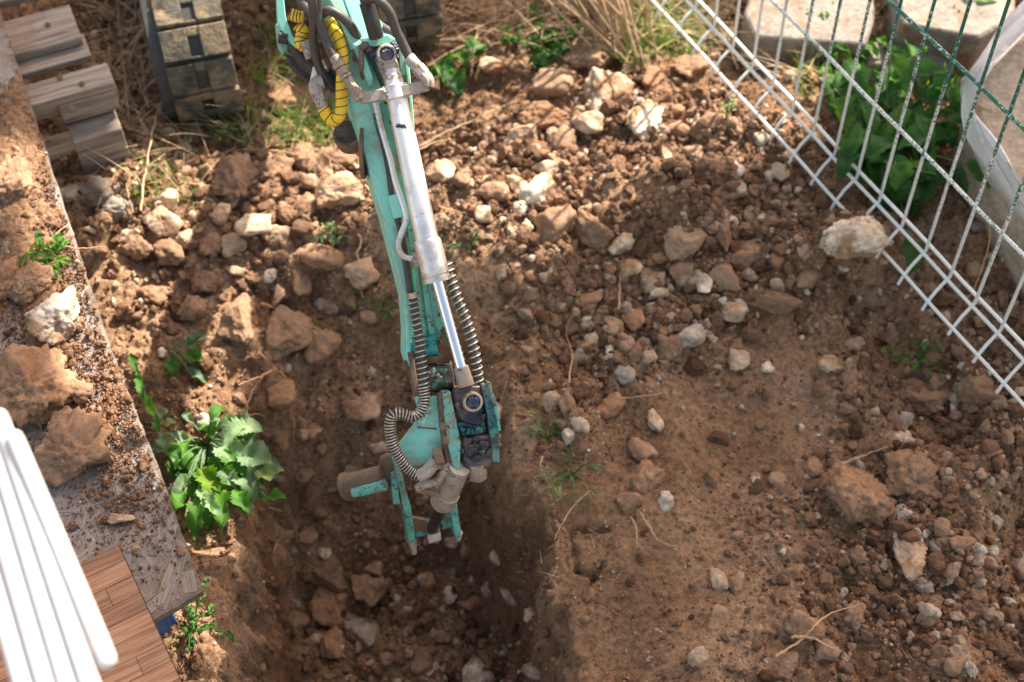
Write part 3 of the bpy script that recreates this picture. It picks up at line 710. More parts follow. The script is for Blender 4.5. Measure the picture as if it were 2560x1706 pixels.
for i in range(3000):
    px, py = rnd.uniform(-80, 520), rnd.uniform(-60, 1720); c = at(px, py, ZB)
    L, w = rnd.uniform(.05, .15), rnd.uniform(.009, .032); th = rnd.gauss(1.75, .55)
    if rnd.random() < .1: L *= 1.5
    ax = Vector((math.cos(th), math.sin(th), rnd.gauss(0, .006))) * L / 2; ay = Vector((-math.sin(th), math.cos(th), rnd.gauss(0, .03))) * w / 2
    cs = [c + ax + ay, c - ax + ay * .8, c - ax - ay, c + ax - ay * .7]
    if sdf(OP, np.array([q.x for q in cs]), np.array([q.y for q in cs])).min() < -.0035: continue
    z = .0004 + .003 * rnd.random() ** 2; cs = [q + Vector((0, 0, z)) for q in cs]
    u0 = rnd.uniform(0, 50); v0 = rnd.uniform(0, 50); t_ = rnd.random()
    uv = [(u0 + L, v0 + w), (u0, v0 + w), (u0, v0), (u0 + L, v0)] * 2
    vs_ = cs + [q - Vector((0, 0, .004)) for q in cs]
    mb.add(vs_, [(0, 1, 2, 3), (0, 4, 5, 1), (1, 5, 6, 2), (2, 6, 7, 3), (3, 7, 4, 0)], t_, uv)
mb.build('chip_surface', M['osb'], osb, False)
# soil crumbs lying on the board
def on_board(n, smin, smax, sub, seed):
    r_ = np.random.default_rng(seed); bv, bf = ICO[sub]; nb = len(bv); P = []
    while len(P) < n:
        px, py = r_.uniform(-20, 510), r_.uniform(200, 1560)
        k = .03
        k += 1.2 * math.exp(-((px - (60 + (py - 400) * .18)) / 105) ** 2 - ((py - 620) / 330) ** 2)
        k += .9 * math.exp(-((px - 290) / 85) ** 2 - ((py - 1010) / 130) ** 2) + .35 * math.exp(-((px - 330) / 120) ** 2 - ((py - 1230) / 110) ** 2)
        if r_.random() > k * (.5 + .5 * float(vn([px / 25.], [py / 25.])[0] + .6)): continue
        c = at(px, py, ZB)
        if sdf(OP, np.array([c.x]), np.array([c.y]))[0] < .004: continue
        P.append((c.x, c.y, k))
    P = np.array(P); s = smin + (smax - smin) * r_.random(n) ** 2
    v = np.array([rock_mesh(700 + i, sub, 5, .12, .2)[0] for i in range(20)])[r_.integers(0, 20, n)] * s[:, None, None] * r_.uniform(.7, 1.1, (n, 1, 3))
    v = v + np.stack([P[:, 0], P[:, 1], ZB + .003 + s * .4 + P[:, 2] * .012 * r_.random(n)], 1)[:, None]
    return v.reshape(-1, 3), (bf[None] + (np.arange(n) * nb)[:, None, None]).reshape(-1, 3), np.repeat(np.clip(r_.normal(.40, .17, n), 0, 1), nb)
bpx, bpy_ = np.meshgrid(np.arange(-60, 470, 3.0), np.arange(-40, 1330, 3.0))
kk = 1.15 * np.exp(-((bpx - (30 + (bpy_ - 400) * .20)) / 105) ** 2 - ((bpy_ - 620) / 340) ** 2) + .75 * np.exp(-((bpx - 290) / 60) ** 2 - ((bpy_ - 985) / 80) ** 2) + .5 * np.exp(-((bpx - 60) / 60) ** 2 - ((bpy_ - 300) / 150) ** 2)
kk = kk - .42 + .30 * fbm(bpx / 45, bpy_ / 45, o=4, s=66) + .10 * vn(bpx / 9, bpy_ / 9, s=67)
DX = (bpx - CX) / FPX; DV = (CY - bpy_) / FPX; dz = FWD.z + UPV.z * DV; dy = FWD.y + UPV.y * DV; tt_ = (ZB - CAM_H) / dz
bx, by = DX * tt_, dy * tt_; bz = ZB + .002 + .030 * np.clip(kk, -.1, 1) + .006 * np.abs(vn(bx * 60, by * 60, s=68)) * sst(0, .2, kk)
okv = (kk > -.03) & (sdf(OP, bx.ravel(), by.ravel()).reshape(bx.shape) > .003); w_ = bx.shape[1]; ii = np.arange(bx.size).reshape(bx.shape)
fq = np.stack([ii[:-1, :-1], ii[1:, :-1], ii[1:, 1:], ii[:-1, 1:]], -1).reshape(-1, 4); fq = fq[okv.ravel()[fq].all(1)]
us = np.unique(fq); rm = np.full(bx.size, -1); rm[us] = np.arange(len(us)); hv = np.stack([bx, by, bz], -1).reshape(-1, 3)[us]
hp = np_mesh('soil_layer', hv, rm[fq], M['soil'], smooth=True); tag(hp, 'brown soil caked in a thick layer on the upper chipboard', 'soil', kind='stuff')
vs, fs, ts = [], [], []; off = 0
for a in ((350, .005, .013, 2, 5), (4500, .002, .006, 1, 7), (9000, .0012, .003, 1, 6)):
    v, f, t = on_board(*a); vs.append(v); fs.append(f + off); ts.append(t); off += len(v)
cb = np_mesh('soil_crumbs', np.concatenate(vs), np.concatenate(fs), M['gravel'], np.concatenate(ts), smooth=False)
tag(cb, 'loose brown soil spilled over the chipboard sheet', 'soil', kind='stuff')
ZT = ZB + .004
for k in [(137, 752, 140, 118, -38, 'white', 'large pale grey angular stone lying on the chipboard', 11),
          (75, 928, 210, 190, 10, 'clod', 'largest dark brown clod on the chipboard', 3),
          (172, 1060, 152, 150, 40, 'clod', 'wide rust-brown clod below the largest one on the chipboard', 4),
          (25, 583, 46, 40, 0, 'grey', 'small grey stone at the left edge of the chipboard', 6),
          (75, 668, 104, 84, -20, 'clod', 'crumbly clod above the large pale grey stone', 7),
          (10, 665, 70, 110, 0, 'clod', 'clod at the picture edge above the largest clod', 8),
          (62, 822, 62, 40, 0, 'brown', 'smooth brown stone between pale stone and largest clod', 9),
          (100, 836, 40, 34, 0, 'clod', 'small clod touching the pale grey stone', 10),
          (192, 905, 66, 52, 30, 'clod', 'soil lump right of the largest clod', 12),
          (30, 440, 80, 110, 0, 'clod', 'clod heap on the upper chipboard', 13),
          (45, 350, 34, 24, 0, 'tan', 'small tan stone near the pallet on the chipboard', 14),
          (275, 1197, 58, 26, 6, 'tan', 'thin tan stone lying alone on bare chipboard', 15)]:
    rock(*k[:7], z=ZT, sink=.16, group=BOARD, seed=k[7] * 97)

# brown parquet board on top of the sheet
ZP = ZB + .06
c0, c1 = at(297, 1362, ZP), at(455, 1706, ZP); e1 = (c1 - c0).normalized(); c2 = at(182, 1416, ZP)
e2 = (c2 - c0); e2 = (e2 - e1 * e2.dot(e1)).normalized()
pq = empty('parquet_board', c0); tag(pq, 'brown strip-wood board lying on the chipboard corner', 'board')
MB().prism([c0, c0 + e1 * 1.0, c0 + e1 * 1.0 + e2 * .9, c0 + e2 * .9], (0, 0, -.055)).build('board_core', M['gap'], pq, False, .002)
mb = MB(); r_ = random.Random(4); y = .0015; row = 0
for row in range(22):
    wd = .043 if row else .040; x = .0015
    st = [.005, .10, .06, .16][row % 4] if row else .9
    while x < .89:
        L = min(r_.choice((.11, .17, .25, .34)) if x > .002 else (st if st > .03 else .2), .899 - x)
        if L > .012:
            p = c0 + e1 * y + e2 * x; q = [p, p + e1 * (wd - .0013), p + e1 * (wd - .0013) + e2 * (L - .0013), p + e2 * (L - .0013)]
            u0, v0 = r_.uniform(0, 40), r_.uniform(0, 40); zz = Vector((0, 0, .0015 + r_.uniform(0, .0008)))
            uv = [(u0, v0), (u0, v0 + wd), (u0 + L, v0 + wd), (u0 + L, v0)] * 2
            q = [a_ + zz for a_ in q]; mb.add(q + [a_ - Vector((0, 0, .01)) for a_ in q], [(3, 2, 1, 0), (0, 1, 5, 4), (1, 2, 6, 5), (2, 3, 7, 6), (3, 0, 4, 7)], r_.random(), uv)
        x += L
    y += wd
mb.build('wood_strips', M['parquet'], pq, False)
# blue crate below the sheet
bc = at(405, 1530, .30); bl = empty('blue_crate', bc); tag(bl, 'blue plastic crate under the chipboard corner', 'crate')
u = (at(506, 1478, .3) - at(380, 1552, .3)).normalized(); w = Vector((u.y, -u.x, 0)) * -1
if w.y < 0: w = -w
w = (at(135, 440, .3) - at(506, 1478, .3)).normalized(); cc = at(446, 1514, .3) - u * .225 + w * .17 + Vector((0, 0, -.01))
mb = MB()
for s1 in (1, -1):
    mb.box(cc + u * .2 * s1 + Vector((0, 0, .0)), u * .006, w * .16, (0, 0, .085)); mb.box(cc + w * .16 * s1 + Vector((0, 0, .0)), u * .195, w * .006, (0, 0, .085))
for k in (-1, 0, 1): mb.box(cc + u * .1 * k - w * .168 + Vector((0, 0, .0)), u * .008, w * .004, (0, 0, .08))
mb.build('crate_wall', M['blue'], bl, True, .003)
MB().box(cc + Vector((0, 0, .083)), u * .212, w * .172, (0, 0, .008)).build('rim', M['blue'], bl, True, .003)

# ------------------------------------------------------------------ pallet stack
ed = at(135, 440, .3) - at(262, 830, .3); ed.z = 0; ed.normalize()          # up the picture, along the sheet edge
pd = Vector((ed.y, -ed.x, 0))                                              # to the right, along the planks
pal = empty('wooden_pallet', at(150, 300, 0)); tag(pal, 'weathered wooden pallet tucked under the chipboard top left', 'pallet')
def plank(name, pr, z, wd, th, L=1.0, tilt=0):
    """plank whose near right top corner is seen at pr"""
    c = at(*pr, z)
    b = MB(); M3 = Matrix((pd, ed, Vector((0, 0, 1)))).transposed()
    b.box((-L / 2, wd / 2, -th / 2), (L / 2, 0, 0), (0, wd / 2, 0), (0, 0, th / 2))
    o = b.build(name, M['grey_wood'], None, True, .004); o.matrix_world = Matrix.Translation(c) @ M3.to_4x4(); 
    bpy.context.view_layer.update(); mw = o.matrix_world.copy(); o.parent = pal; o.matrix_parent_inverse = pal.matrix_world.inverted(); o.matrix_world = mw
    return o
plank('slat', (203, 92), .37, .15, .03)
plank('slat', (166, -40), .37, .12, .03)
plank('slat', (285, 205), .37, .085, .03)
plank('bearer', (228, 138), .338, .10, .02)
plank('block', (287, 228), .338, .10, .07, .16)
plank('block', (305, 322), .25, .10, .14, .14)
plank('base_board', (300, 352), .10, .10, .03)
plank('slat', (290, 216), .337, .05, .045, 1.0)
b = MB()
for px, py in ((150, 195), (180, 275), (120, 62), (205, 210)): b.tube([at(px, py, .365), at(px, py, .377)], [.009, .007], 8)
b.build('nail_head', M['rust'], pal)
rock(215, 452, 92, 70, 10, 'concrete', 'larger grey concrete lump beside the pallet foot', 'concrete_lump'); rock(265, 488, 76, 50, -10, 'concrete', 'smaller grey concrete lump next to the left heap', 'concrete_lump')
rock(160, 455, 60, 60, 0, 'concrete', 'dusty concrete lump half beneath the chipboard edge', 'concrete_lump')
rock(215, 535, 40, 22, 10, 'pale', 'cream chip between chipboard edge and left heap', group=LBANK)

# ------------------------------------------------------------------ white tubes in the near corner
wt = empty('white_railing', at(100, 1500, 1.35)); tag(wt, 'thick white tubes side by side crossing the lower left corner', 'railing')
for a, b, ra, rb, z in (((31, 1082), (275, 1668), .0110, .0128, 1.56), ((-6, 1028), (254, 1800), .0110, .0136, 1.552), ((-48, 990), (200, 1810), .0113, .0148, 1.544), ((-95, 990), (146, 1810), .0118, .0156, 1.536), ((-150, 990), (88, 1810), .0120, .0160, 1.528)):
    p, q = at(*a, z), at(*b, z - .04); d = (q - p)
    pts = [p + d * t for t in (0, .004, .015, .05, .3, .6, .9, .975, .992, 1)]; k = [.35, .7, .92, 1, 1, 1, 1, .95, .75, .4]
    MB().tube(pts, [(ra + (rb - ra) * i / 9) * k[i] for i in range(10)], 28).build('tube', M['white_plastic'], wt, ang=60)
for t in (.42,):
    p, q = at(30, 1330, 1.20), at(250, 1440, 1.14)

# ------------------------------------------------------------------ excavator
ARMT, ARMB = 146.0, 998.0
def za(py): return 1.0 - .5 * (py - ARMT) / (ARMB - ARMT)
def AP(px, py, lift=0.0):
    p = at(px, py, za(py)); return p + NA * lift
NA = Vector((0, 0, 0)); P0, P1 = AP(957, 146), AP(1170, 998)
AD = (P1 - P0).normalized(); SA = Vector((AD.y, -AD.x, 0)).normalized(); SA = SA if SA.x > 0 else -SA
NA = SA.cross(AD).normalized(); NA = NA if NA.z > 0 else -NA
PX = 3.15 / FPX   # metres per pixel at the arm
ex = empty('excavator', (-.66, 3.9, 0), R(15)); tag(ex, 'mint green mini excavator reaching its arm into the trench', 'excavator')
def part(b, name, mat, smooth=True, bev=0, parent=None, ang=35): return b.build(name, M[mat], parent or ex, smooth, bev, ang)

# dipper: side walls, deck, left cheek
LE = [(862, 112), (868, 245), (897, 340), (922, 438), (954, 538), (1006, 737), (1013, 820), (1012, 884), (1024, 925)]
IN = [(905, 120), (922, 262), (946, 345), (962, 400), (974, 500), (997, 576), (1013, 650), (1021, 735), (1026, 884), (1034, 925)]
RE = [(1018, 118), (1030, 250), (1037, 340), (1060, 500), (1090, 640), (1108, 740), (1118, 800), (1140, 870)]
b = MB(); b.prism([AP(*p, .018) for p in LE] + [AP(*p, .018) for p in reversed(IN)], NA * -.10)
dip = part(b, 'dipper_arm', 'mint', True, .003)
b = MB(); b.prism([AP(*p, -.012) for p in [(q[0] - 3, q[1]) for q in IN[:-2]]] + [AP(1026, 868, -.012), AP(1050, 876, -.012), AP(1092, 868, -.012)] + [AP(*p, -.012) for p in reversed(RE[:-1])], NA * -.06)
part(b, 'deck_plate', 'mint_worn', True, .003)
b = MB(); b.prism([AP(*p, .010) for p in RE] + [AP(p[0] - 9, p[1], .010) for p in reversed(RE)], NA * -.09); part(b, 'side_wall', 'mint', True, .002)
b = MB()
for x0, x1, x2 in ((1040, 1063, 1072), (1060, 1085, 1092)): b.tube([AP(x0 - 12, 560, -.012), AP(x0 + 3, 700, -.012), AP(x1, 850, -.012)], .008, 8)
part(b, 'weld_bead', 'mint_worn')
b = MB(); b.tube([AP(1018, 872, -.01), AP(1096, 862, -.01)], .026, 16); part(b, 'arm_nose', 'teal_grease')

# elbow clevis
def plate(pts, th, name, mat, lift, bev=.002, par=None): return part(MB().prism([AP(*p, lift) for p in pts], NA * -th), name, mat, True, bev, par)
plate([(852, 87), (868, 92), (893, 108), (915, 170), (926, 200), (925, 226), (915, 225), (895, 166), (872, 118)], .09, 'clevis_plate', 'mint', .055)
plate([(940, 90), (968, 97), (993, 115), (1004, 160), (1006, 192), (996, 190), (988, 140), (980, 122), (950, 108)], .09, 'clevis_plate', 'mint', .055)
plate([(890, 106), (962, 97), (975, 106), (968, 122), (900, 128)], .03, 'cross_plate', 'mint', .058)
plate([(862, 112), (905, 112), (960, 240), (925, 300), (880, 300)], .05, 'elbow_gusset', 'mint', .012)
b = MB(); b.tube([AP(900, 150, .02), AP(912, 150, .02)], .045, 24)
b.v = [tuple(Vector(q)) for q in b.v]; pw = part(b, 'pivot_washer', 'rust', True, .002)
b = MB(); b.tube([AP(880, 143, .03), AP(899, 147, .03)], .012, 6); part(b, 'bolt_head', 'rust', True, .001, pw)
b = MB(); b.tube([AP(905, 380, -.01), AP(914, 380, -.01)], .06, 24); part(b, 'pivot_washer', 'rust', True, .002)
b = MB()  # big hollow pin below the arm
b.tube([AP(872, 328, -.06), AP(890, 345, -.10)], .034, 20); pp = part(b, 'hollow_pin', 'rust', True, .004)
b = MB(); b.tube([AP(870, 324, -.052), AP(872, 328, -.062)], .026, 20); part(b, 'pin_bore', 'grease', True, 0, pp)
# blue grease lumps round the elbow
def lumps(name, mat, spots, par=None):
    if name == 'grease_stain' and len(spots) > 1:
        for sp_ in spots: lumps(name, mat, [sp_], par)
        return
    b = MB()
    for i, (px, py, l, r) in enumerate(spots):
        v, f = rock_mesh(int(px) * 7 + i + 3, 3, 2, .25, .35); c = AP(px, py, l); b.add([c + Vector(q) * r for q in v * .8], [tuple(x) for x in f])
    return part(b, name, mat, True, 0, par, 60)
lumps('grease_stain', 'blue_grease', [(905, 124, .062, .010), (915, 134, .06, .009), (924, 144, .055, .011), (980, 132, .058, .010), (975, 120, .06, .007), (1012, 158, .06, .008), (985, 150, .05, .008)])

# main cylinder: base eye, barrel, gland, rod
cyl = empty('x', (0, 0, 0)); bpy.data.objects.remove(cyl)
C0, C1, C2, C3 = AP(972, 196, .062), AP(1058, 602, .062), AP(1083, 702, .062), AP(1152, 948, .055)
axis_d = (C1 - C0).normalized()
b = MB(); b.tube([C0 - axis_d * .012, C0, C0 + axis_d * .02, C0 + axis_d * .022, C0 + axis_d * .05, C0 + axis_d * .055, C0 + axis_d * .085, C0 + axis_d * .09, C1 - axis_d * .006, C1],
           [.018, .020, .021, .027, .028, .022, .022, .0235, .0255, .027], 32)
barrel = part(b, 'cylinder_barrel', 'steel', True, 0, None, 25)
b = MB(); b.tube([C1 - axis_d * .004, C1, C1 + axis_d * .006, C2 - axis_d * .016, C2 - axis_d * .015, C2 - axis_d * .011, C2 - axis_d * .010, C2, C2 + axis_d * .001], [.026, .0290, .0305, .0305, .0285, .0285, .0305, .0305, .012], 32)
part(b, 'cylinder_gland', 'steel', True, 0, None, 25)
rod_d = (C3 - C2).normalized()
b = MB(); b.tube([C2 - rod_d * .02, C3], .0135, 32); part(b, 'piston_rod', 'chrome')
b = MB(); b.tube([C3 - rod_d * .035, C3 - rod_d * .032, C3 + rod_d * .01], [.013, .0165, .019], 20); part(b, 'rod_neck', 'dirty_steel', True, 0, None, 25)
def eye(px, py, lift, r, name, depth=.03):
    c = AP(px, py, lift); q = c - NA * depth
    b = MB(); n = 28; f = []; vs = []
    a1 = SA; a2 = AD
    for rr, cc_ in ((r, q), (r, c), (r * .9, c + NA * .002), (r * .76, c + NA * .002), (r * .72, c), (r * .70, c - NA * .012)):
        vs += [cc_ + (a1 * math.cos(6.2832 * k / n) + a2 * math.sin(6.2832 * k / n)) * rr for k in range(n)]
    for i in range(5): f += [(i * n + k, i * n + (k + 1) % n, (i + 1) * n + (k + 1) % n, (i + 1) * n + k) for k in range(n)]
    b.add(vs, [tuple(reversed(x)) for x in f]); e = part(b, name, 'dirty_steel', True, 0, None, 30)
    b = MB(); v, ff = rock_mesh(5, 4, 0, .16, .2); v = v * np.array([r * .74, r * .74, .009])
    b.add([c - NA * .007 + SA * x[0] + AD * x[1] + NA * x[2] for x in v], [tuple(x) for x in ff]); part(b, 'grease_fill', 'blue_grease', True, 0, e, 60)
    return e
eye(957, 147, .075, .0215, 'port_boss', .05)
part(MB().tube([AP(960, 160, .05), AP(970, 195, .06)], [.023, .021], 20), 'base_eye', 'dirty_steel')
# weld collar
lumps('weld_collar', 'dirty_steel', [(958, 200, .07, .012), (968, 205, .075, .012), (985, 203, .072, .011), (952, 236, .078, .011), (960, 246, .08, .008), (988, 238, .078, .009), (950, 252, .076, .009), (996, 228, .07, .008)])
b = MB()
for px, py, r in ((992, 322, .007), (998, 325, .006), (984, 323, .005)):
    v, f = rock_mesh(int(r * 9000), 3, 0, .3, .3); c = AP(px, py, .0855); b.add([c + SA * q[0] * r + AD * q[1] * r * .8 + NA * q[2] * .002 for q in v], [tuple(x) for x in f])
part(b, 'paint_smear', 'blue_grease', True, 0, barrel)
# hydraulic fittings
def obox(p, q, w, h, name, mat, par=None):
    p, q = Vector(p), Vector(q); d = (q - p); s = d.cross(NA).normalized(); return part(MB().box((p + q) / 2, d / 2, s * w / 2, NA * h / 2), name, mat, True, .002, par)
f1 = obox(AP(893, 256, .075), AP(954, 245, .075), .024, .022, 'port_block', 'dirty_steel')
b = MB(); p, q = AP(889, 254, .08), AP(832, 160, .075); d = q - p
b.tube([p - d * .06, p + d * .18], .0145, 8); b.tube([p + d * .18, p + d * .52], .012, 8); part(b, 'hose_fitting', 'dirty_steel', True, .001, f1, 30)
b = MB(); b.tube([p + d * .52, p + d * .60], .0155, 6); b.tube([p + d * .61, p + d * .78], .0125, 16); b.tube([p + d * .79, p + d * .9], .0155, 6); b.tube([p + d * .9, p + d * 1.08], .0115, 12); part(b, 'hose_nut', 'dirty_steel', True, .001, f1, 30)
f2 = obox(AP(992, 238, .075), AP(1058, 224, .075), .024, .022, 'port_block', 'dirty_steel')
b = MB(); p, q = AP(1056, 220, .078), AP(1016, 163, .07); d = q - p
b.tube(smoothpath([AP(1056, 226, .078), AP(1057, 212, .078), AP(1045, 196, .077)], 4), .0145, 10); b.tube([AP(1046, 197, .077), AP(1032, 180, .075)], .0155, 6); b.tube([AP(1032, 180, .075), AP(1012, 155, .07)], .0135, 14)
part(b, 'hose_fitting', 'dirty_steel', True, .001, f2, 30)
def hose(pts, r, name='hose', mat='hose', k=7, par=None): return part(MB().tube(smoothpath(pts, k), r, 14), name, mat, True, 0, par)
hose([AP(1016, 162, .07), AP(1000, 130, .075), AP(978, 92, .09), AP(958, 50, .11), AP(925, 22, .12), AP(896, 22, .10)], .0105)
hose([AP(828, 156, .075), AP(808, 110, .075), AP(790, 52, .08), AP(784, -20, .10), AP(775, -90, .10)], .0105)
hose([AP(893, 108, .045), AP(870, 78, .07), AP(845, 56, .08), AP(815, 42, .08), AP(790, 50, .06), AP(760, 20, .03), AP(740, -40, 0)], .0105)
hose([AP(1000, 118, .03), AP(985, 98, .04), AP(950, 70, .02), AP(930, 40, .0), AP(930, -30, -.02)], .010)
part(MB().tube([AP(906, 24, .09), AP(922, 75, .085), AP(932, 104, .07)], .0165, 16), 'hose_sleeve', 'dark')
hose([AP(770, -60, .12), AP(772, 10, .11), AP(778, 60, .08), AP(782, 120, .04), AP(800, 180, .02), AP(836, 225, .0)], .010)
# hard pipe and long hose on the deck
hose([AP(934, 262, .04), AP(950, 330, .04), AP(970, 400, .04), AP(984, 459, .04), AP(1004, 520, .042), AP(1009, 553, .042), AP(996, 588, .046), AP(990, 617, .048), AP(1001, 641, .05), AP(1027, 648, .05)], .0066, 'hard_pipe', 'steel', 8)
lumps('weld_collar', 'dirty_steel', [(1030, 648, .052, .012), (1034, 640, .055, .010), (1037, 656, .053, .009)])
hose([AP(946, 300, .022), AP(966, 400, .022), AP(984, 517, .022), AP(999, 576, .024), AP(1011, 650, .026), AP(1022, 734, .03)], .0080)
part(MB().box(AP(986, 517, .03), SA * .012, AD * .026, NA * .012), 'hose_clamp', 'mint', True, .003)
def sprung(pts, rh, rc, turns, wire=.0019):
    path = smoothpath(pts, 8); h = part(MB().tube(path, rh, 12), 'hose', 'hose')
    hx = helix(path, rc, turns, 12); part(MB().tube(hx, wire, 5), 'spring_guard', 'coil', True, 0, h, 80); return path
p_a = [AP(1027, 735, .035), AP(1032, 780, .04), AP(1042, 850, .045), AP(1046, 900, .05), AP(1051, 960, .05)]
sprung(p_a, .0095, .0122, 17)
p_b = [AP(1051, 960, .05), AP(1053, 998, .052), AP(1044, 1024, .055), AP(1025, 1036, .058), AP(998, 1028, .06), AP(975, 1030, .06), AP(968, 1058, .058), AP(974, 1100, .055), AP(992, 1138, .05), AP(1018, 1168, .045), AP(1044, 1184, .045)]
sprung(p_b, .0098, .0125, 44)
sprung([AP(1112, 655, .02), AP(1134, 737, .03), AP(1157, 796, .035), AP(1173, 850, .035), AP(1183, 900, .035), AP(1190, 955, .03)], .0095, .0122, 20)
b = MB(); b.tube(helix([AP(1026, 732, .034), AP(1028, 745, .035)], .0128, 5, 12), .002, 5); part(b, 'spring_end', 'coil')

# knuckle below the dipper
part(MB().tube([AP(1056, 948, -.01), AP(1135, 940, -.01)], .034, 24), 'arm_pivot', 'grease', True, .003)
lumps('grease_stain', 'teal_grease', [(1075, 930, .02, .014), (1092, 944, .024, .014), (1106, 930, .02, .012), (1118, 950, .018, .012), (1082, 958, .02, .011)])
part(MB().tube([AP(1006, 912, .0), AP(1020, 918, .0)], .012, 6), 'bolt_head', 'rust', True, .001)
plate([(1015, 880), (1030, 878), (1042, 960), (1052, 1010), (1040, 1010), (1026, 940)], .05, 'link_arm', 'rust', .02)
plate([(1028, 990), (1036, 984), (1044, 1000), (1070, 1014), (1068, 1030), (1040, 1026)], .02, 'hose_bracket', 'mint_worn', .06)
lumps('grease_stain', 'teal_grease', [(1046, 846, -.011, .012), (1060, 858, -.010, .013), (1078, 852, -.010, .012), (1068, 838, -.012, .010), (1090, 858, -.010, .010), (1052, 824, -.013, .009)])
# big mint cheek plate
plate([(1066, 990), (1096, 985), (1108, 1060), (1120, 1115), (1088, 1140), (1046, 1166), (1024, 1162), (988, 1116), (1030, 1062), (1052, 1030)], .016, 'link_cover', 'mint', .02, .003)
part(MB().tube([AP(1040, 1066, .021), AP(1088, 1070, .021)], .0018, 6), 'weld_bead', 'rust')
# link side plates with eye block between them
plate([(1098, 974), (1117, 973), (1128, 1030), (1142, 1100), (1140, 1172), (1126, 1172), (1112, 1112), (1100, 1020)], .07, 'link_plate', 'mint_worn', .055)
plate([(1088, 982), (1101, 976), (1104, 1040), (1116, 1110), (1124, 1168), (1108, 1160), (1094, 1060)], .05, 'link_plate', 'rust', .045)
plate([(1192, 955), (1210, 958), (1226, 1010), (1236, 1060), (1238, 1148), (1222, 1156), (1212, 1060)], .08, 'link_plate', 'teal_grease', .055)
plate([(1204, 945), (1214, 950), (1232, 1010), (1240, 1070), (1234, 1070), (1222, 1010)], .02, 'plate_edge', 'mint_worn', .060)
plate([(1122, 972), (1165, 958), (1196, 960), (1206, 1040), (1190, 1062), (1150, 1052), (1132, 1030)], .06, 'rod_eye', 'grease', .045, .006)
eye(1170, 998, .066, .0225, 'pin_boss', .05)
plate([(1134, 1052), (1204, 1040), (1212, 1078), (1150, 1090)], .04, 'cross_plate', 'teal_grease', .035, .004)
plate([(1142, 1086), (1222, 1078), (1238, 1140), (1222, 1162), (1170, 1176), (1148, 1160)], .07, 'lower_knuckle', 'grease', .045, .01)
lumps('grease_stain', 'grease', [(1160, 1100, .045, .014), (1178, 1112, .05, .016), (1200, 1104, .048, .013), (1212, 1126, .045, .013), (1184, 1140, .045, .015), (1160, 1140, .04, .014), (1148, 1120, .04, .010), (1228, 1100, .04, .012), (1236, 1112, .03, .012), (1140, 1010, .05, .012), (1196, 1035, .05, .010)])
lumps('grease_stain', 'teal_grease', [(1196, 1120, .056, .007), (1190, 1068, .04, .010), (1168, 1072, .04, .011), (1150, 1070, .04, .009)])
b = MB(); b.tube([AP(1185, 1150, .03), AP(1193, 1192, .01)], [.023, .021], 20); pe = part(b, 'pin_sleeve', 'dirty_steel', True, .002)
part(MB().tube([AP(1193, 1191, .011), AP(1194, 1194, .008)], .016, 18), 'pin_bore', 'grease', True, 0, pe)
for px, py in ((1098, 1060), (1106, 1094)): part(MB().tube([AP(px - 6, py, .05), AP(px + 8, py, .05)], .011, 6), 'bolt_head', 'rust', True, .001)
part(MB().tube([AP(1234, 1095, .01), AP(1248, 1098, .01)], .013, 6), 'bolt_head', 'rust', True, .001)
# hard pipe elbow from the sprung hose
part(MB().tube([AP(1038, 1184, .045), AP(1060, 1172, .045), AP(1084, 1146, .045)], .0155, 16), 'hose_fitting', 'dirty_steel')
part(MB().tube([AP(1078, 1138, .05), AP(1100, 1132, .05)], .021, 6), 'hose_nut', 'rust', True, .002)
part(MB().tube([AP(1068, 1158, .045), AP(1118, 1156, .04)], .008, 10), 'pipe_stub', 'dirty_steel')
# lower small cylinder
def LP(px, py, z): return at(px, py, z)
l0, l1 = LP(1150, 1168, .44), LP(1104, 1262, .30); ld = (l1 - l0).normalized()
part(MB().tube([l0, l0 + ld * .05, l1 - ld * .05, l1 - ld * .047, l1 - ld * .01, l1], [.024, .0255, .0265, .0295, .0300, .024], 28), 'cylinder_barrel', 'dirty_steel', True, .0, None, 30)
part(MB().tube(smoothpath([LP(1042, 1222, .38), LP(1062, 1212, .39), LP(1092, 1205, .40), LP(1106, 1186, .42), LP(1120, 1170, .44)], 5), [.010] * 21, 12), 'hard_pipe', 'dirty_steel')
part(MB().tube([LP(1042, 1222, .38), LP(1062, 1228, .375), LP(1090, 1232, .37)], .009, 12), 'hard_pipe', 'rust')
part(MB().tube([l1, LP(1080, 1322, .18)], .014, 20), 'piston_rod', 'dark')
zt = .16
def lplate(pts, z0, z1, th, name, mat, bev=.002):
    y0, y1 = pts[0][1], pts[0][1]
    y0 = min(p[1] for p in pts); y1 = max(p[1] for p in pts)
    return part(MB().prism([at(px, py, z0 + (z1 - z0) * (py - y0) / max(1, y1 - y0)) for px, py in pts], NA * -th), name, mat, True, bev)
lplate([(1064, 1306), (1098, 1302), (1104, 1345), (1098, 1362), (1070, 1360)], .20, .14, .05, 'lower_eye', 'rust', .006)
lplate([(1068, 1338), (1102, 1330), (1104, 1352), (1072, 1362)], .172, .15, .01, 'eye_bush', 'dirty_steel', .004)
lplate([(984, 1150), (996, 1153), (1012, 1215), (1028, 1270), (1041, 1368), (1034, 1376), (1024, 1368), (1012, 1290)], .36, .10, .07, 'side_plate', 'mint_worn')
lplate([(952, 1150), (975, 1136), (990, 1155), (1004, 1220), (1010, 1280), (990, 1262), (972, 1232), (952, 1210)], .33, .20, .05, 'hinge_plate', 'rust', .006)
lplate([(1126, 1262), (1142, 1258), (1146, 1290), (1154, 1336), (1144, 1350), (1134, 1330)], .24, .12, .06, 'side_plate', 'mint_worn')
lplate([(1096, 1268), (1130, 1264), (1132, 1318), (1104, 1326)], .20, .14, .02, 'cross_plate', 'teal_grease')
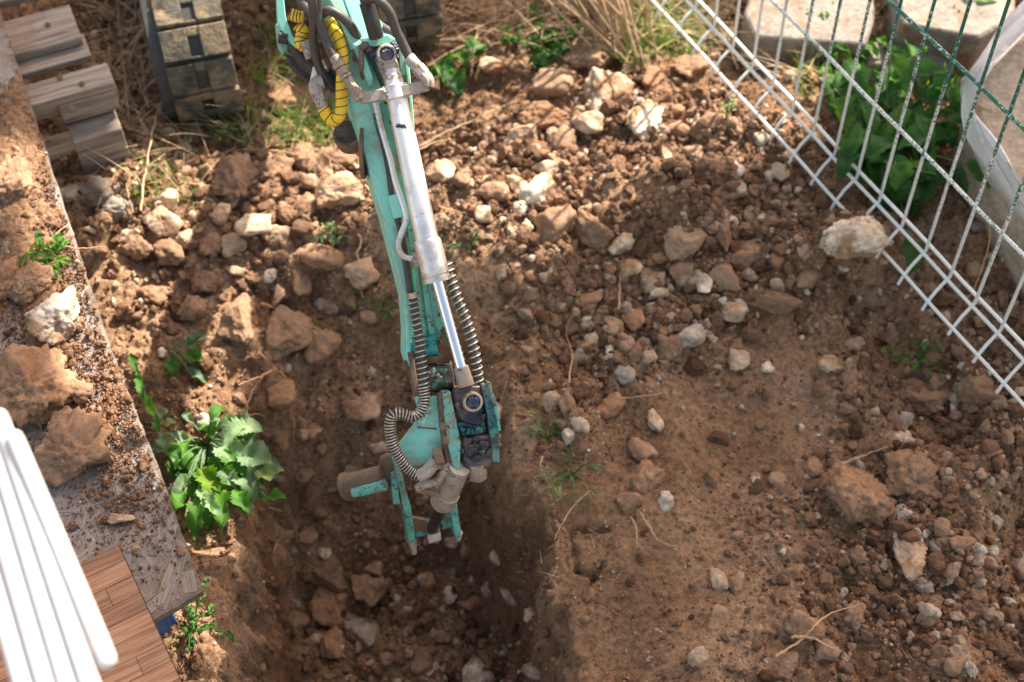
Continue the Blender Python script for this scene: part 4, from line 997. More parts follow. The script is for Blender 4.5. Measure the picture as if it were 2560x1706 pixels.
lplate([(1010, 1290), (1066, 1300), (1066, 1330), (1030, 1340)], .12, .10, .03, 'cross_plate', 'rust')
lplate([(1036, 1332), (1064, 1330), (1064, 1340), (1036, 1344)], .14, .13, .01, 'cross_bar', 'teal_grease')
# tips of the side plates
for a_, b_ in (((1030, 1352, .12), (1036, 1385, .09)), ((1146, 1332, .13), (1146, 1350, .11))): part(MB().tube([LP(*a_), LP(*b_)], [.011, .006], 10), 'plate_tip', 'dirty_steel')
# stub pipe sticking out to the left
q0, q1 = LP(858, 1218, .24), LP(962, 1192, .29); qd = (q1 - q0).normalized()
b = MB(); b.tube([q0, q0 + qd * .004, q0 + qd * .012, q0 + qd * .014, q1], [.022, .034, .034, .029, .029], 28); part(b, 'stub_pipe', 'rust', True, 0, None, 25)
part(MB().tube([LP(884, 1232, .262), LP(962, 1212, .30)], [.013, .014], 14), 'pipe_rib', 'mint_worn')
lplate([(975, 1180), (992, 1176), (1000, 1260), (984, 1262)], .30, .24, .03, 'hinge_lug', 'mint_worn')

# boom from the body to the elbow, boom cylinder, levers
E0 = AP(905, 112, -.005); E1 = AP(832, -30, .01); E2 = Vector((-.50, 3.3, .58)); E3 = Vector((-.62, 4.1, .50))
def beam(path, w, h, name, mat):
    b = MB(); rings = []
    for i, p in enumerate(path):
        d = (path[min(i + 1, len(path) - 1)] - path[max(0, i - 1)]).normalized(); s = d.cross(Vector((0, 0, 1))).normalized(); u_ = s.cross(d)
        rings += [p + s * w / 2 + u_ * h / 2, p - s * w / 2 + u_ * h / 2, p - s * w / 2 - u_ * h / 2, p + s * w / 2 - u_ * h / 2]
    f = [(i * 4 + k, i * 4 + (k + 1) % 4, i * 4 + 4 + (k + 1) % 4, i * 4 + 4 + k) for i in range(len(path) - 1) for k in range(4)] + [(3, 2, 1, 0), tuple(range(len(path) * 4 - 4, len(path) * 4))]
    b.add(rings, f); return part(b, name, mat, True, .004)
bo = beam([E0, E1, E2, E3], .085, .12, 'boom', 'mint')
part(MB().tube([AP(872, 60, .06), AP(838, -30, .07)], .0035, 6), 'weld_bead', 'mint_worn', True, 0, bo)
plate([(850, 60), (893, 54), (912, 92), (885, 100)], .03, 'gusset', 'mint', .035)
# slim lever and guard left of the boom
b = MB(); b.prism([AP(*p, -.02) for p in [(690, -30), (708, -30), (716, 40), (732, 85), (752, 112), (742, 118), (716, 92), (694, 50)]], NA * -.02); part(b, 'guard_bar', 'mint', True, .002)
b = MB(); b.prism([AP(*p, -.05) for p in [(690, 50), (706, 48), (726, 78), (724, 112), (708, 132), (698, 110)]], NA * -.04); part(b, 'lever_bracket', 'mint_worn', True, .004)
part(MB().tube([AP(700, 88, -.03), AP(722, 92, -.03)], .014, 14), 'bracket_pin', 'dark')
b = MB(); b.prism([AP(*p, -.08) for p in [(720, 122), (740, 128), (800, 166), (806, 196), (786, 202), (752, 178), (726, 150)]], NA * -.03); part(b, 'grey_link', 'dark', True, .004)
part(MB().tube([AP(740, 105, -.05), AP(770, 150, -.04), AP(820, 185, -.03), AP(836, 215, -.03)], .019, 16), 'boom_ram', 'dark')
# yellow spiral wraps
def yellow(pts, r, turns, ka=8):
    path = smoothpath(pts, ka); y_ = part(MB().tube(path, r, 18), 'yellow_wrap', 'yellow'); hx = helix(path, r * 1.0, turns, 14)
    part(MB().tube(hx, .0013, 4), 'spiral_groove', 'hose', True, 0, y_, 80)
yellow([AP(818, 62, .05), AP(836, 92, .055), AP(848, 130, .055), AP(852, 172, .05), AP(850, 220, .045), AP(850, 262, .04), AP(846, 292, .035), AP(830, 305, .03), AP(815, 292, .03), AP(806, 274, .03)], .0132, 15)
yellow([AP(726, 36, .0), AP(744, 42, .0), AP(758, 44, .0)], .0132, 4)
yellow([AP(744, 62, -.01), AP(758, 76, -.01), AP(752, 92, -.01), AP(752, 108, -.01), AP(762, 118, -.01)], .0125, 6)
b = MB(); b.tube([AP(806, 276, .03), AP(800, 258, .028)], .0125, 14); b.tube([AP(800, 258, .028), AP(793, 240, .026)], .0145, 6); b.tube(smoothpath([AP(793, 240, .026), AP(786, 222, .024), AP(790, 212, .022), AP(806, 206, .02)], 4), .0155, 10)
part(b, 'hose_fitting', 'dirty_steel', True, .001)
b = MB(); b.tube([AP(790, 205, .0), AP(795, 175, .0), AP(815, 165, .0)], .0135, 10); part(b, 'hose_fitting', 'steel', True, 0)
b = MB(); b.tube([AP(764, 104, .0), AP(775, 125, .0), AP(782, 145, .0)], .016, 14); part(b, 'hose_sleeve', 'dirty_steel')

# tracks (front left one visible, right one partly) in the machine's own frame
def track(cx_, fy, name='track'):
    """cx_: centre x, fy: front-most y in the frame of the excavator (forward is -y)"""
    T = ex.matrix_world
    r, L, w = .20, 1.35, .20
    prof = []
    for k in range(0, 13): a = math.pi * k / 12; prof.append((fy + r - r * math.sin(a), r + r * math.cos(a)))       # front arc top->bottom
    prof = [(fy + r + L, 2 * r)] + prof + [(fy + r + L, 0)]
    for k in range(1, 12): a = math.pi * k / 12; prof.append((fy + r + L + r * math.sin(a), r - r * math.cos(a)))
    n = len(prof); b = MB(); out = []; inn = []
    cyc, czc = fy + r + L / 2, r
    def inset(p, d):
        y_, z_ = p; yy = min(max(y_, fy + r), fy + r + L); dy, dz = y_ - yy, z_ - r; l = math.hypot(dy, dz); return (yy + dy * (l - d) / l, r + dz * (l - d) / l)
    for p in prof:
        q = inset(p, .03)
        for x_ in (-w / 2 - .03, w / 2 - .005): out.append(T @ Vector((cx_ + x_, p[0], p[1] + .005))); inn.append(T @ Vector((cx_ + x_, q[0], q[1] + .005)))
    vs_ = out + inn; f = []
    m = 2 * n
    for i in range(n):
        j = (i + 1) % n
        f += [(2 * i, 2 * i + 1, 2 * j + 1, 2 * j), (m + 2 * j, m + 2 * j + 1, m + 2 * i + 1, m + 2 * i), (2 * i, 2 * j, m + 2 * j, m + 2 * i), (2 * j + 1, 2 * i + 1, m + 2 * i + 1, m + 2 * j + 1)]
    b.add(vs_, f); tr = part(b, name, 'rubber_side', True, .004)
    # lugs around the belt: two per row with a dark box as drive hole between
    per = [0]
    closed = prof + [prof[0]]
    for i in range(n): per.append(per[-1] + math.dist(closed[i], closed[i + 1]))
    rows = int(per[-1] / .092); lb = MB(); hb = MB(); wh = []
    for k in range(rows):
        s = per[-1] * k / rows; i = max(j for j in range(n) if per[j] <= s); t = (s - per[i]) / (per[i + 1] - per[i])
        a_, c_ = Vector(closed[i]), Vector(closed[i + 1]); p = a_.lerp(c_, t); 
        yy = min(max(p.x, fy + r), fy + r + L); nr = Vector((p.x - yy, p.y - r)); nr = nr.normalized(); tg = Vector((nr.y, -nr.x))
        def W3(x_, y_, z_): return T.to_3x3() @ Vector((x_, y_, z_))
        c3 = T @ Vector((cx_, p.x + nr.x * .006, p.y + nr.y * .006 + .005)); n3 = W3(0, nr.x, nr.y); t3 = W3(0, tg.x, tg.y); x3 = W3(1, 0, 0)
        for sgn in (-1, 1):
            stg = 0
            lb.prism([c3 + x3 * sgn * a + t3 * (q + stg) + n3 * .014 for a, q in ((.0175, .0452), (.0175, -.0452), (.096, -.0445), (.096, .0445))], n3 * -.022, .5)
        for t0_, t1_ in ((.018, .0455), (-.0455, -.038)): lb.prism([c3 + x3 * a + t3 * q + n3 * .011 for a, q in ((-.019, t1_), (-.019, t0_), (.019, t0_), (.019, t1_))], n3 * -.016)
        hb.box(c3 - t3 * .010 + n3 * -.003, x3 * .0173, t3 * .0275, n3 * .0045)
    part(lb, 'tread_lugs', 'rubber', True, .006, tr); part(hb, 'dark_drive_hole', 'dark', True, 0, tr)
    for yy in (fy + r, fy + r + L):
        wb = MB(); c = Vector((cx_, yy, r + .005)); wb.tube([T @ (c + Vector((-.07, 0, 0))), T @ (c + Vector((.07, 0, 0)))], r - .032, 24); part(wb, 'idler_wheel', 'rust', True, .004, tr)
    fb = MB(); c = T @ Vector((cx_, fy + r + L / 2, r)); fb.box(c, T.to_3x3() @ Vector((.05, 0, 0)), T.to_3x3() @ Vector((0, L / 2 - .02, 0)), Vector((0, 0, .07))); part(fb, 'track_frame', 'mint_worn', True, .004, tr)
iv = ex.matrix_world.inverted()
lf = iv @ at(545, 352, 0); rf = iv @ at(1035, 172, 0)
track(lf.x, lf.y); track(rf.x, rf.y)
# body beyond the top edge of the picture
def lb_(c, hx_, hy_, hz_, name, mat, bev=.02, par=None):
    T = ex.matrix_world; q = T.to_3x3(); c = (c[0], c[1] + .55, c[2]); return part(MB().box(T @ Vector(c), q @ Vector((hx_, 0, 0)), q @ Vector((0, hy_, 0)), (0, 0, hz_)), name, mat, True, bev, par)
mx = (lf.x + rf.x) / 2
lb_((mx, .55, .22), .2, .32, .08, 'undercarriage', 'dark')
lb_((mx, .75, .55), .33, .42, .2, 'upper_body', 'mint', .05)
lb_((mx, 1.0, .82), .30, .2, .08, 'engine_cover', 'mint', .04)
lb_((mx, .62, .80), .17, .16, .05, 'seat', 'hose', .03); lb_((mx, .8, .98), .17, .03, .16, 'seat_back', 'hose', .03)
lb_((mx, .16, .52), .07, .10, .12, 'boom_bracket', 'mint_worn', .01)
lb_((mx + .02, -.62, .10), .20, .015, .0, 'x', 'mint') if False else None
lb_((mx, .35, .80), .012, .012, .16, 'control_lever', 'dark', .004); lb_((mx + .2, .35, .80), .012, .012, .16, 'control_lever', 'dark', .004)

# ------------------------------------------------------------------ wire fence
ZS = .22
S1, S2 = at(1725, 0, ZS), at(2560, 890, ZS); FD = (S2 - S1).normalized(); FLc = (S2 - S1).length
def zat(px, py, y):
    d = FWD + UPV * ((CY - py) / FPX); return CAM_H + d.z * y / d.y
y0_ = at(2193, 506, ZS).y; Z3, Z4 = zat(2236, 318, y0_), zat(2304, 82, y0_)
off_b = at(2222, 661, ZS - .05) - at(2278, 597, ZS)
step = abs((at(2251, 567, ZS) - at(2193, 506, ZS)).length)
fe = empty('wire_fence', S2); tag(fe, 'green welded wire fence panel splashed white, leaning over the bank', 'fence')
s0 = (at(2193, 506, ZS) - S1).dot(FD); k0 = -int(s0 / step) - 14
HT = 1.6; WR = .0046
def fp(s, z=ZS): return S1 + FD * s + Vector((0, 0, z - ZS)) + Vector((-.03, .0, 0)) * (z - ZS)
ks = []
k = k0
while s0 + k * step < FLc + .9: ks.append(s0 + k * step); k += 1
for s in ks:
    p = fp(s)
    q = p + off_b * (1 + rnd.uniform(-.05, .05)); mid = p.lerp(q, .62) + Vector((.0, -.0, .010))
    MB().tube([q + (q - mid) * .32 + Vector((0, 0, -.012)), q, mid, p, p + Vector((0, 0, .012)), fp(s, .5), fp(s, HT)], WR, 8).build('upright_wire', M['fence'], fe)
lo_, hi_ = ks[0] - .03, ks[-1] + .03
def rail(z, off=Vector(), r=WR * 1.12, name='cross_wire'):
    n = 24; MB().tube([fp(lo_ + (hi_ - lo_) * i / n, z) + off + Vector((0, 0, .0025 * math.sin(i * 2.1))) for i in range(n + 1)], r, 8).build(name, M['fence'], fe)
rail(ZS, off_b * .97 + Vector((0, 0, .004)), WR * 1.05)
rail(ZS - .002, Vector((-.008, -.006, 0)), WR * 1.1); rail(ZS + .018, Vector((.010, .0, 0)), WR * 1.1)
rail(Z3, Vector((-.006, -.006, 0))); rail(Z4, Vector((-.006, -.006, 0))); rail(2 * Z4 - Z3, Vector((-.006, -.006, 0)))

# ------------------------------------------------------------------ slabs beyond the fence
def slab(name, pts, z, th, mat, label, cat, bev=.012):
    q = quad(pts, z); o = MB().prism(q, (0, 0, -th)).build(name, M[mat], None, True, bev); tag(o, label, cat); return o
slab('concrete_block', [(1860, 30), (1885, 92), (2165, 112), (2190, 40), (2180, -60), (1890, -60)], .16, .16, 'concrete', 'long grey concrete block beyond the fence at the top edge', 'block')
slab('concrete_block', [(2165, 100), (2172, 160), (2385, 190), (2392, 118)], .12, .12, 'concrete', 'low pale concrete block with a bright edge behind the fence', 'block')
slab('concrete_block', [(2235, -50), (2255, 60), (2450, 95), (2540, 40), (2540, -50)], .22, .2, 'concrete', 'tan concrete block at the top right edge', 'block')
q = [at(2425, 255, .34), at(2500, 120, .36), at(2620, 60, .36), at(2800, 300, .36), at(2760, 760, .30), at(2600, 560, .30), at(2490, 400, .32)]
o = MB().prism(q, (0, 0, -.30)).build('stone_slab', M['slabwood'], None, True, .02); tag(o, 'large tan stone slab leaning at the right edge behind the fence', 'slab')
sh = MB(); Lp = [(2590, -30), (2530, 40), (2470, 110), (2418, 180), (2398, 235), (2410, 320), (2455, 410), (2520, 510), (2620, 640)]
Rp = [(2640, -10), (2580, 60), (2520, 130), (2470, 190), (2440, 250), (2452, 310), (2500, 390), (2570, 480), (2680, 600)]
a_, b_ = smoothpath([at(*p, .40 if i < 4 else .30) for i, p in enumerate(Lp)], 5), smoothpath([at(*p, .44 if i < 4 else .38) for i, p in enumerate(Rp)], 5)
vs_ = []; fs_ = []; n = len(a_); mcols = 6
for i in range(n):
    for j in range(mcols + 1):
        p = a_[i].lerp(b_[i], j / mcols); p.z += .02 * math.sin(j * 1.7 + i * .35) + .015 * math.sin(math.pi * j / mcols); vs_.append(p)
fs_ = [(i * (mcols + 1) + j, (i + 1) * (mcols + 1) + j, (i + 1) * (mcols + 1) + j + 1, i * (mcols + 1) + j + 1) for i in range(n - 1) for j in range(mcols)]
sh.add(vs_, fs_); o = sh.build('plastic_sheet', M['sheet']); md = o.modifiers.new('thick', 'SOLIDIFY'); md.thickness = .006
tag(o, 'pale plastic sheeting folded round the slab behind the fence', 'sheet')

# ------------------------------------------------------------------ leaves, weeds, grass
def leaf(mb, base, dirv, L, w, curl=.5, lobes=0, up=Vector((0, 0, 1)), tint=None, rr=rnd, wave=.22):
    """one blade of a leaf: midrib with 2x3 columns, toothed edge, curling down"""
    d = Vector(dirv).normalized(); s = d.cross(up); s = s.normalized() if s.length > 1e-3 else Vector((1, 0, 0)); u_ = s.cross(d).normalized()
    n = 22; vs_ = []; tt = rr.random() if tint is None else tint; p = Vector(base); ang = rr.uniform(.1, .3); ph = rr.uniform(0, 6)
    for i in range(n + 1):
        t = i / n; ww = w * (math.sin(math.pi * min(1, t * .92 + .06)) ** .8) * (1 + (.20 * math.sin(t * lobes * 6.28 + ph) if lobes else 0) + ((.13 * (1 if i % 2 else -1) + rr.uniform(-.08, .08)) if lobes else 0)); 
        if i == n: ww *= .15
        dd = d * math.cos(ang) + u_ * math.sin(ang)
        for j, q in enumerate((-1, -.55, 0, .55, 1)):
            z = u_ * (abs(q) * ww * .35 + wave * w * math.sin(t * 9 + ph + q * 2) * abs(q))
            vs_.append(p + s * q * ww / 2 * (1 + .0) + z)
        p = p + dd * L / n; ang -= curl / n * 2 + rr.uniform(-.04, .04)
    f = [(i * 5 + j, i * 5 + j + 1, i * 5 + 6 + j, i * 5 + 5 + j) for i in range(n) for j in range(4)]
    mb.add(vs_, f, tt)
def plant(name, label, cat, base, leaves, mat, stem=True, mat2=None, group=None):
    root = empty(name, base); tag(root, label, cat, group); a = MB(); b2 = MB(); st = MB()
    for i, (tx, ty, z, L, w, ang, curl, lobes, which) in enumerate(leaves):
        p = at(tx, ty, z); d = Vector((math.cos(R(ang)), math.sin(R(ang)), .15))
        leaf(b2 if which else a, p, d, L, w, curl, lobes)
        st.tube(smoothpath([Vector(base), Vector(base).lerp(p, .5) + Vector((0, 0, .02)), p], 4), .0025, 6, tint=.3)
    if a.v: a.build('foliage', M[mat], root, True, ang=80)
    if b2.v: b2.build('dusty_foliage', M[mat2 or 'leaf_dusty'], root, True, ang=80)
    st.build('stem', M['leaf_dusty'], root); return root
lr = random.Random(21)
# big ragged thistle-like plant on the left bank
bs = ground(520, 1120); L_ = []
for tx, ty, L, w, a, c, lo, wh in [
    (470, 1110, .26, .075, -75, .5, 3, 0), (500, 1150, .27, .085, -62, .6, 3, 0), (505, 1200, .22, .09, -80, .7, 3, 0), (455, 1095, .18, .07, -110, .5, 2, 0), (560, 1105, .20, .12, -30, .6, 2, 1), (540, 1080, .18, .13, 10, .5, 2, 1),
    (590, 1130, .16, .11, -60, .6, 2, 1), (600, 1100, .13, .10, -20, .7, 2, 1), (560, 1160, .20, .08, -70, .8, 3, 0), (620, 1180, .12, .06, -45, .6, 0, 1), (640, 1210, .10, .05, -10, .4, 0, 0), (600, 1190, .12, .06, -80, .5, 1, 0),
    (430, 1130, .12, .07, 160, .4, 1, 1), (445, 1060, .12, .05, 120, .5, 1, 1), (510, 1065, .14, .09, 80, .9, 2, 1), (575, 1075, .15, .11, 35, .5, 1, 1), (610, 1140, .16, .09, -48, .5, 2, 1), (480, 1170, .2, .08, -88, .5, 3, 0), (640, 1150, .10, .07, 15, .4, 1, 1), (530, 1120, .18, .10, -48, .5, 2, 0)]:
    L_ += [(tx + 8 + lr.gauss(0, 18), ty + 22 + lr.gauss(0, 18), .06 + lr.uniform(-.03, .07), L * lr.uniform(.32, .62), w * lr.uniform(.36, .66), a + lr.gauss(0, 25), c, lo, (wh if lr.random() < .8 else 1 - wh)) for _ in range(3)]
plant('leafy_weed', 'broad ragged-leaved weed with bright and dusty leaves on the trench edge', 'plant', bs, L_, 'leaf')
bs = ground(430, 880)
plant('seedling', 'small sunlit seedling with rounded leaves on the left bank', 'plant', bs, [(445, 905, .05, .05, .04, -110, .6, 0, 0), (465, 885, .06, .055, .045, -30, .5, 0, 0), (470, 868, .06, .055, .04, 40, .3, 0, 1), (482, 855, .07, .04, .025, 70, .3, 0, 1), (470, 925, .04, .06, .03, 10, .7, 1, 1), (478, 938, .04, .055, .03, -10, .8, 1, 1), (438, 905, .04, .035, .025, -150, .5, 0, 1)], 'leaf')
# leaves rising beside the board edge
bs = ground(370, 1000)
plant('edge_weed', 'green serrated leaves growing up along the chipboard edge', 'plant', bs, [(325, 885, .28, .10, .018, -64, .2, 3, 0), (342, 935, .30, .10, .022, -68, .2, 3, 0), (362, 985, .28, .09, .022, -65, .2, 2, 0), (385, 1050, .22, .04, .02, -60, .5, 0, 0), (400, 1050, .2, .035, .02, 60, .4, 0, 1), (412, 1062, .18, .03, .02, 20, .4, 0, 1), (405, 1085, .18, .06, .03, -70, .5, 2, 1)], 'leaf')
def small_weed(name, label, cx_, cy_, sp, n, L, w, mat, h=.07, seed=1, group=None, zoff=None):
    r2 = random.Random(seed); bs = ground(cx_, cy_) if zoff is None else at(cx_, cy_, zoff); root = empty(name, bs); tag(root, label, 'plant', group); mb, st = MB(), MB()
    for i in range(n):
        a = r2.uniform(0, 6.28); rr = sp * r2.random() ** .6; tip = bs + Vector((math.cos(a) * rr, math.sin(a) * rr * .9, h * r2.uniform(.3, 1)))
        st.tube(smoothpath([bs, bs.lerp(tip, .5) + Vector((0, 0, .02)), tip], 3), .0014, 5, tint=.3)
        for q in range(3): a2 = a + r2.uniform(-1.3, 1.3); leaf(mb, tip.lerp(bs, q * .18), (math.cos(a2), math.sin(a2), .2), L * r2.uniform(.6, 1.1), w * r2.uniform(.6, 1.1), .6, 0, rr=r2)
    mb.build('foliage', M[mat], root, True, ang=80); st.build('stem', M['leaf'], root); return root
small_weed('clover_plant', 'dark green small-leaved weed below the blue crate', 485, 1575, .10, 16, .020, .014, 'leaf_dark', .08, 2)
small_weed('board_weed', 'tiny green weed sprouting on the chipboard', 145, 655, .075, 14, .035, .014, 'leaf', .05, 3, None, ZB)
small_weed('bank_weed', 'dark green weed below the dry stalks', 1372, 140, .16, 26, .05, .03, 'leaf_dark', .08, 4)
small_weed('two_leaf_sprout', 'pair of large dull green leaves beside the lone whitish stone', 1155, 195, .06, 3, .10, .07, 'leaf_dark', .05, 5)
small_weed('sprig', 'fine green sprig hanging in the hollow by the fence', 2300, 900, .11, 9, .028, .009, 'leaf', .10, 6)
small_weed('trench_weed', 'green blades beside the arm near the oval stone', 960, 765, .08, 7, .04, .006, 'leaf_dark', .05, 8)
small_weed('slope_weed', 'small wilted weed on the far trench wall', 850, 590, .07, 6, .035, .01, 'leaf_dusty', .05, 9)
small_weed('ledge_weed', 'sparse green grassy weed at the corner of the smooth earth', 1430, 1190, .10, 11, .045, .004, 'leaf_dusty', .04, 10)
small_weed('ledge_weed', 'sparse green weed on the trench lip', 1370, 1100, .08, 7, .04, .005, 'leaf_dusty', .03, 12)
small_weed('cylinder_weed', 'wispy green weed right of the cylinder gland', 1180, 630, .06, 5, .04, .005, 'leaf_dusty', .05, 13)
small_weed('fence_twig_plant', 'thin green shoot standing near the fence foot', 1812, 320, .02, 4, .035, .008, 'leaf_dusty', .12, 14)
# lush dark plant behind the fence
bs = ground(2200, 380); L_ = []
for i in range(100):
    tx, ty = lr.gauss(2190, 95), lr.gauss(315, 85); tx = max(tx, 2085 + max(0, ty - 250) * .55); L_.append((tx, ty, .16 + lr.uniform(-.08, .12), lr.uniform(.07, .17), lr.uniform(.035, .07), lr.uniform(-130, 60), lr.uniform(.3, .9), lr.choice((0, 2, 3)), 0))
plant('broadleaf_plant', 'lush dark broad-leaved plant behind the wire fence', 'plant', bs, L_, 'leaf_dark')
for i in range(16): pass
small_weed('yellow_green_weed', 'bright yellow-green weed in the sun behind the fence', 2060, 165, .16, 26, .06, .03, 'leaf', .12, 16)
small_weed('slab_weed', 'green weed between the blocks behind the fence', 2345, 65, .16, 26, .08, .035, 'leaf_dark', .2, 17)

def blades(name, label, cat, regions, mat, seed, hmin, hmax, wd=.0022, flat=.5, kind='stuff', bend=.5):
    r2 = random.Random(seed); mb = MB()
    for (x0, y0, x1, y1, n) in regions:
        for i in range(n):
            b_ = ground(r2.uniform(x0, x1), r2.uniform(y0, y1)); L = r2.uniform(hmin, hmax); a = r2.uniform(0, 6.28); tilt = r2.uniform(.2, 1.0) * flat
            d = Vector((math.cos(a) * tilt, math.sin(a) * tilt, 1 - flat * .7)).normalized(); s = d.cross(Vector((0, 0, 1))).normalized() * wd * r2.uniform(.6, 1.3); p = b_.copy(); vs_ = []
            for k in range(6):
                q = 1 - k / 5.5; vs_ += [p - s * q, p + s * q]; p = p + d * L / 5; d = (d + Vector((math.cos(a) * .1, math.sin(a) * .1, -.22 * bend))).normalized()
            mb.add(vs_, [(2 * k, 2 * k + 1, 2 * k + 3, 2 * k + 2) for k in range(5)], r2.random())
    o = mb.build(name, M[mat], None, True, ang=80); tag(o, label, cat, kind=kind); return o
blades('grass', 'short green grass between track, heap and dry stalks', 'grass', [(430, 290, 760, 380, 90), (700, 270, 860, 370, 130), (640, 60, 780, 220, 120), (1560, 0, 1760, 150, 420), (1480, 60, 1620, 170, 120), (2000, 100, 2400, 260, 260), (340, 440, 500, 520, 40), (520, 270, 640, 340, 80)], 'grass', 31, .05, .15)
blades('dry_grass', 'tangle of dry straw-coloured grass across the shaded top', 'grass', [(250, 0, 480, 320, 150), (960, 0, 1500, 120, 200), (1500, 0, 1800, 120, 240), (1850, 60, 2250, 200, 130), (560, 250, 860, 400, 60), (250, 300, 480, 480, 40)], 'straw', 32, .10, .34, .0016, 1.0, bend=.25)
blades('plant_litter', 'tiny scattered bits of dry straw lying on the earth', 'litter', [(1300, 1150, 1620, 1450, 30), (1850, 1250, 2540, 1690, 50), (1150, 560, 2000, 1050, 70), (650, 1000, 1250, 1690, 35), (280, 500, 900, 800, 40)], 'straw', 34, .015, .06, .0011, 1.35, bend=.1)
# dry stalks clump
r2 = random.Random(5); mb = MB()
for i in range(75):
    b_ = ground(r2.gauss(1545, 45), r2.gauss(125, 22)); a = r2.gauss(2.1, .38); L = r2.uniform(.3, .62); d = Vector((math.cos(a) * .8, math.sin(a) * .5, .85)).normalized()
    mb.tube([b_, b_ + d * L * .5, b_ + d * L + Vector((r2.uniform(-.04, .04), 0, -.02))], [.0042, .0036, .0018], 6)
o = mb.build('dry_stalks', M['straw']); tag(o, 'clump of thick dry plant stalks at the top middle', 'dry plant')

# roots and straws
def root_(name, label, pts, r, mat, lift=.012, cat='root', jitter=.004, group=None, zs=None):
    r2 = random.Random(int(pts[0][0])); P = []
    for i, (px, py) in enumerate(pts): P.append((ground(px, py) if zs is None else at(px, py, zs[i])) + Vector((0, 0, lift)))
    P = smoothpath(P, 6); P = [p + Vector((r2.uniform(-1, 1), r2.uniform(-1, 1), r2.uniform(-1, 1))) * jitter * .5 for p in P]
    n = len(P); o = MB().tube(P, [r * .72 * (1 - .65 * i / n) for i in range(n)], 7).build(name, M[mat]); tag(o, label, cat, group); return o
root_('root', 'yellow root reaching right over the largest trench boulder', [(655, 770), (690, 783), (740, 800), (780, 826), (815, 845)], .0058, 'root', .02)
root_('root', 'pale wavy root hanging on the far trench wall', [(895, 595), (905, 620), (893, 645), (908, 680), (903, 730), (910, 755)], .0055, 'straw', .015)
root_('root', 'forked root branching at the trench left edge', [(690, 930), (655, 955), (610, 970), (600, 975)], .006, 'root', .02)
root_('root', 'thin root dropping from the fork towards the plant', [(660, 950), (635, 990), (620, 1030), (625, 1070), (605, 1090)], .004, 'root', .02)
root_('root', 'brown root looping down right of the fork', [(650, 890), (690, 930), (715, 955), (722, 1010), (735, 1060), (738, 1120)], .0045, 'root', .015)
root_('root', 'fine horizontal rootlet near the weed', [(620, 1050), (650, 1052), (680, 1056)], .0025, 'root', .02)
root_('root', 'long thin root curving up beside the gully', [(1420, 970), (1430, 900), (1415, 850), (1425, 810), (1450, 790)], .0032, 'root', .02)
root_('straw', 'straight straw standing in the rocky strip', [(1545, 790), (1547, 740), (1548, 705)], .0045, 'straw', .03, 'straw')
root_('straw', 'straw running right from the round rusty stone', [(1540, 1008), (1600, 1005), (1670, 992)], .003, 'straw', .02, 'straw')
root_('straw', 'long straw lying over the smooth earth corner', [(1600, 1290), (1625, 1330), (1645, 1360), (1690, 1374)], .0042, 'straw', .012, 'straw')
root_('straw', 'straw pointing down from the weed clump', [(1575, 1295), (1590, 1330), (1592, 1370)], .0035, 'straw', .012, 'straw')
root_('straw', 'bent straw along the trench lip', [(1475, 1240), (1430, 1280), (1400, 1330), (1385, 1360)], .0035, 'straw', .02, 'straw')
root_('straw', 'short straw on the trench lip', [(1355, 1150), (1352, 1180), (1372, 1220)], .0035, 'straw', .02, 'straw')
root_('straw', 'pale straw above the large flat brown clod', [(2075, 1195), (2130, 1175), (2205, 1148)], .004, 'straw', .06, 'straw')
root_('root', 'curved orange-brown root by the lumpy clod', [(1930, 1665), (1990, 1625), (2025, 1590), (2060, 1560), (2135, 1535)], .0045, 'root', .05)
root_('root', 'forked pale root crossing the curved one', [(1970, 1620), (2015, 1618), (2075, 1645)], .006, 'straw', .055)
root_('straw', 'long straw leaning from the cylinder to the upper right', [(1045, 400), (1110, 365), (1170, 335), (1280, 285)], .0055, 'straw', .05, 'straw')
root_('straw', 'shorter straw beneath the long leaning one', [(1045, 395), (1090, 378), (1130, 366)], .005, 'straw', .03, 'straw')
root_('root', 'bare root right of the cylinder barrel', [(1070, 500), (1100, 530), (1165, 545)], .0055, 'root', .02)
root_('root', 'root poking from the earth left of the arm', [(915, 480), (945, 510), (955, 540)], .005, 'root', .02)
root_('straw', 'long dry stem rising past the concrete lumps', [(362, 560), (372, 480), (385, 400), (398, 330), (420, 250)], .0048, 'straw', .05, 'straw')
root_('straw', 'short dry stem near the cream-topped stone', [(340, 555), (332, 520), (325, 490)], .0045, 'straw', .04, 'straw')
root_('twig', 'dry twig on the chipboard beside the tiny weed', [(75, 650), (130, 610), (180, 570)], .0045, 'root', .02, 'twig', zs=[ZB] * 3)
root_('twig', 'thin twig bridging chipboard and left heap', [(155, 622), (210, 628), (265, 622)], .003, 'root', .01, 'twig', zs=[ZB + .01, ZB + .012, ZB + .005])
root_('root', 'thin root curling on the trench floor left side', [(735, 1335), (705, 1355), (688, 1395), (690, 1425)], .003, 'root', .02)
root_('vine', 'dry orange tendril caught in the fence', [(2440, 610), (2445, 660), (2430, 720), (2400, 800), (2380, 815)], .0025, 'root', .12, 'vine')

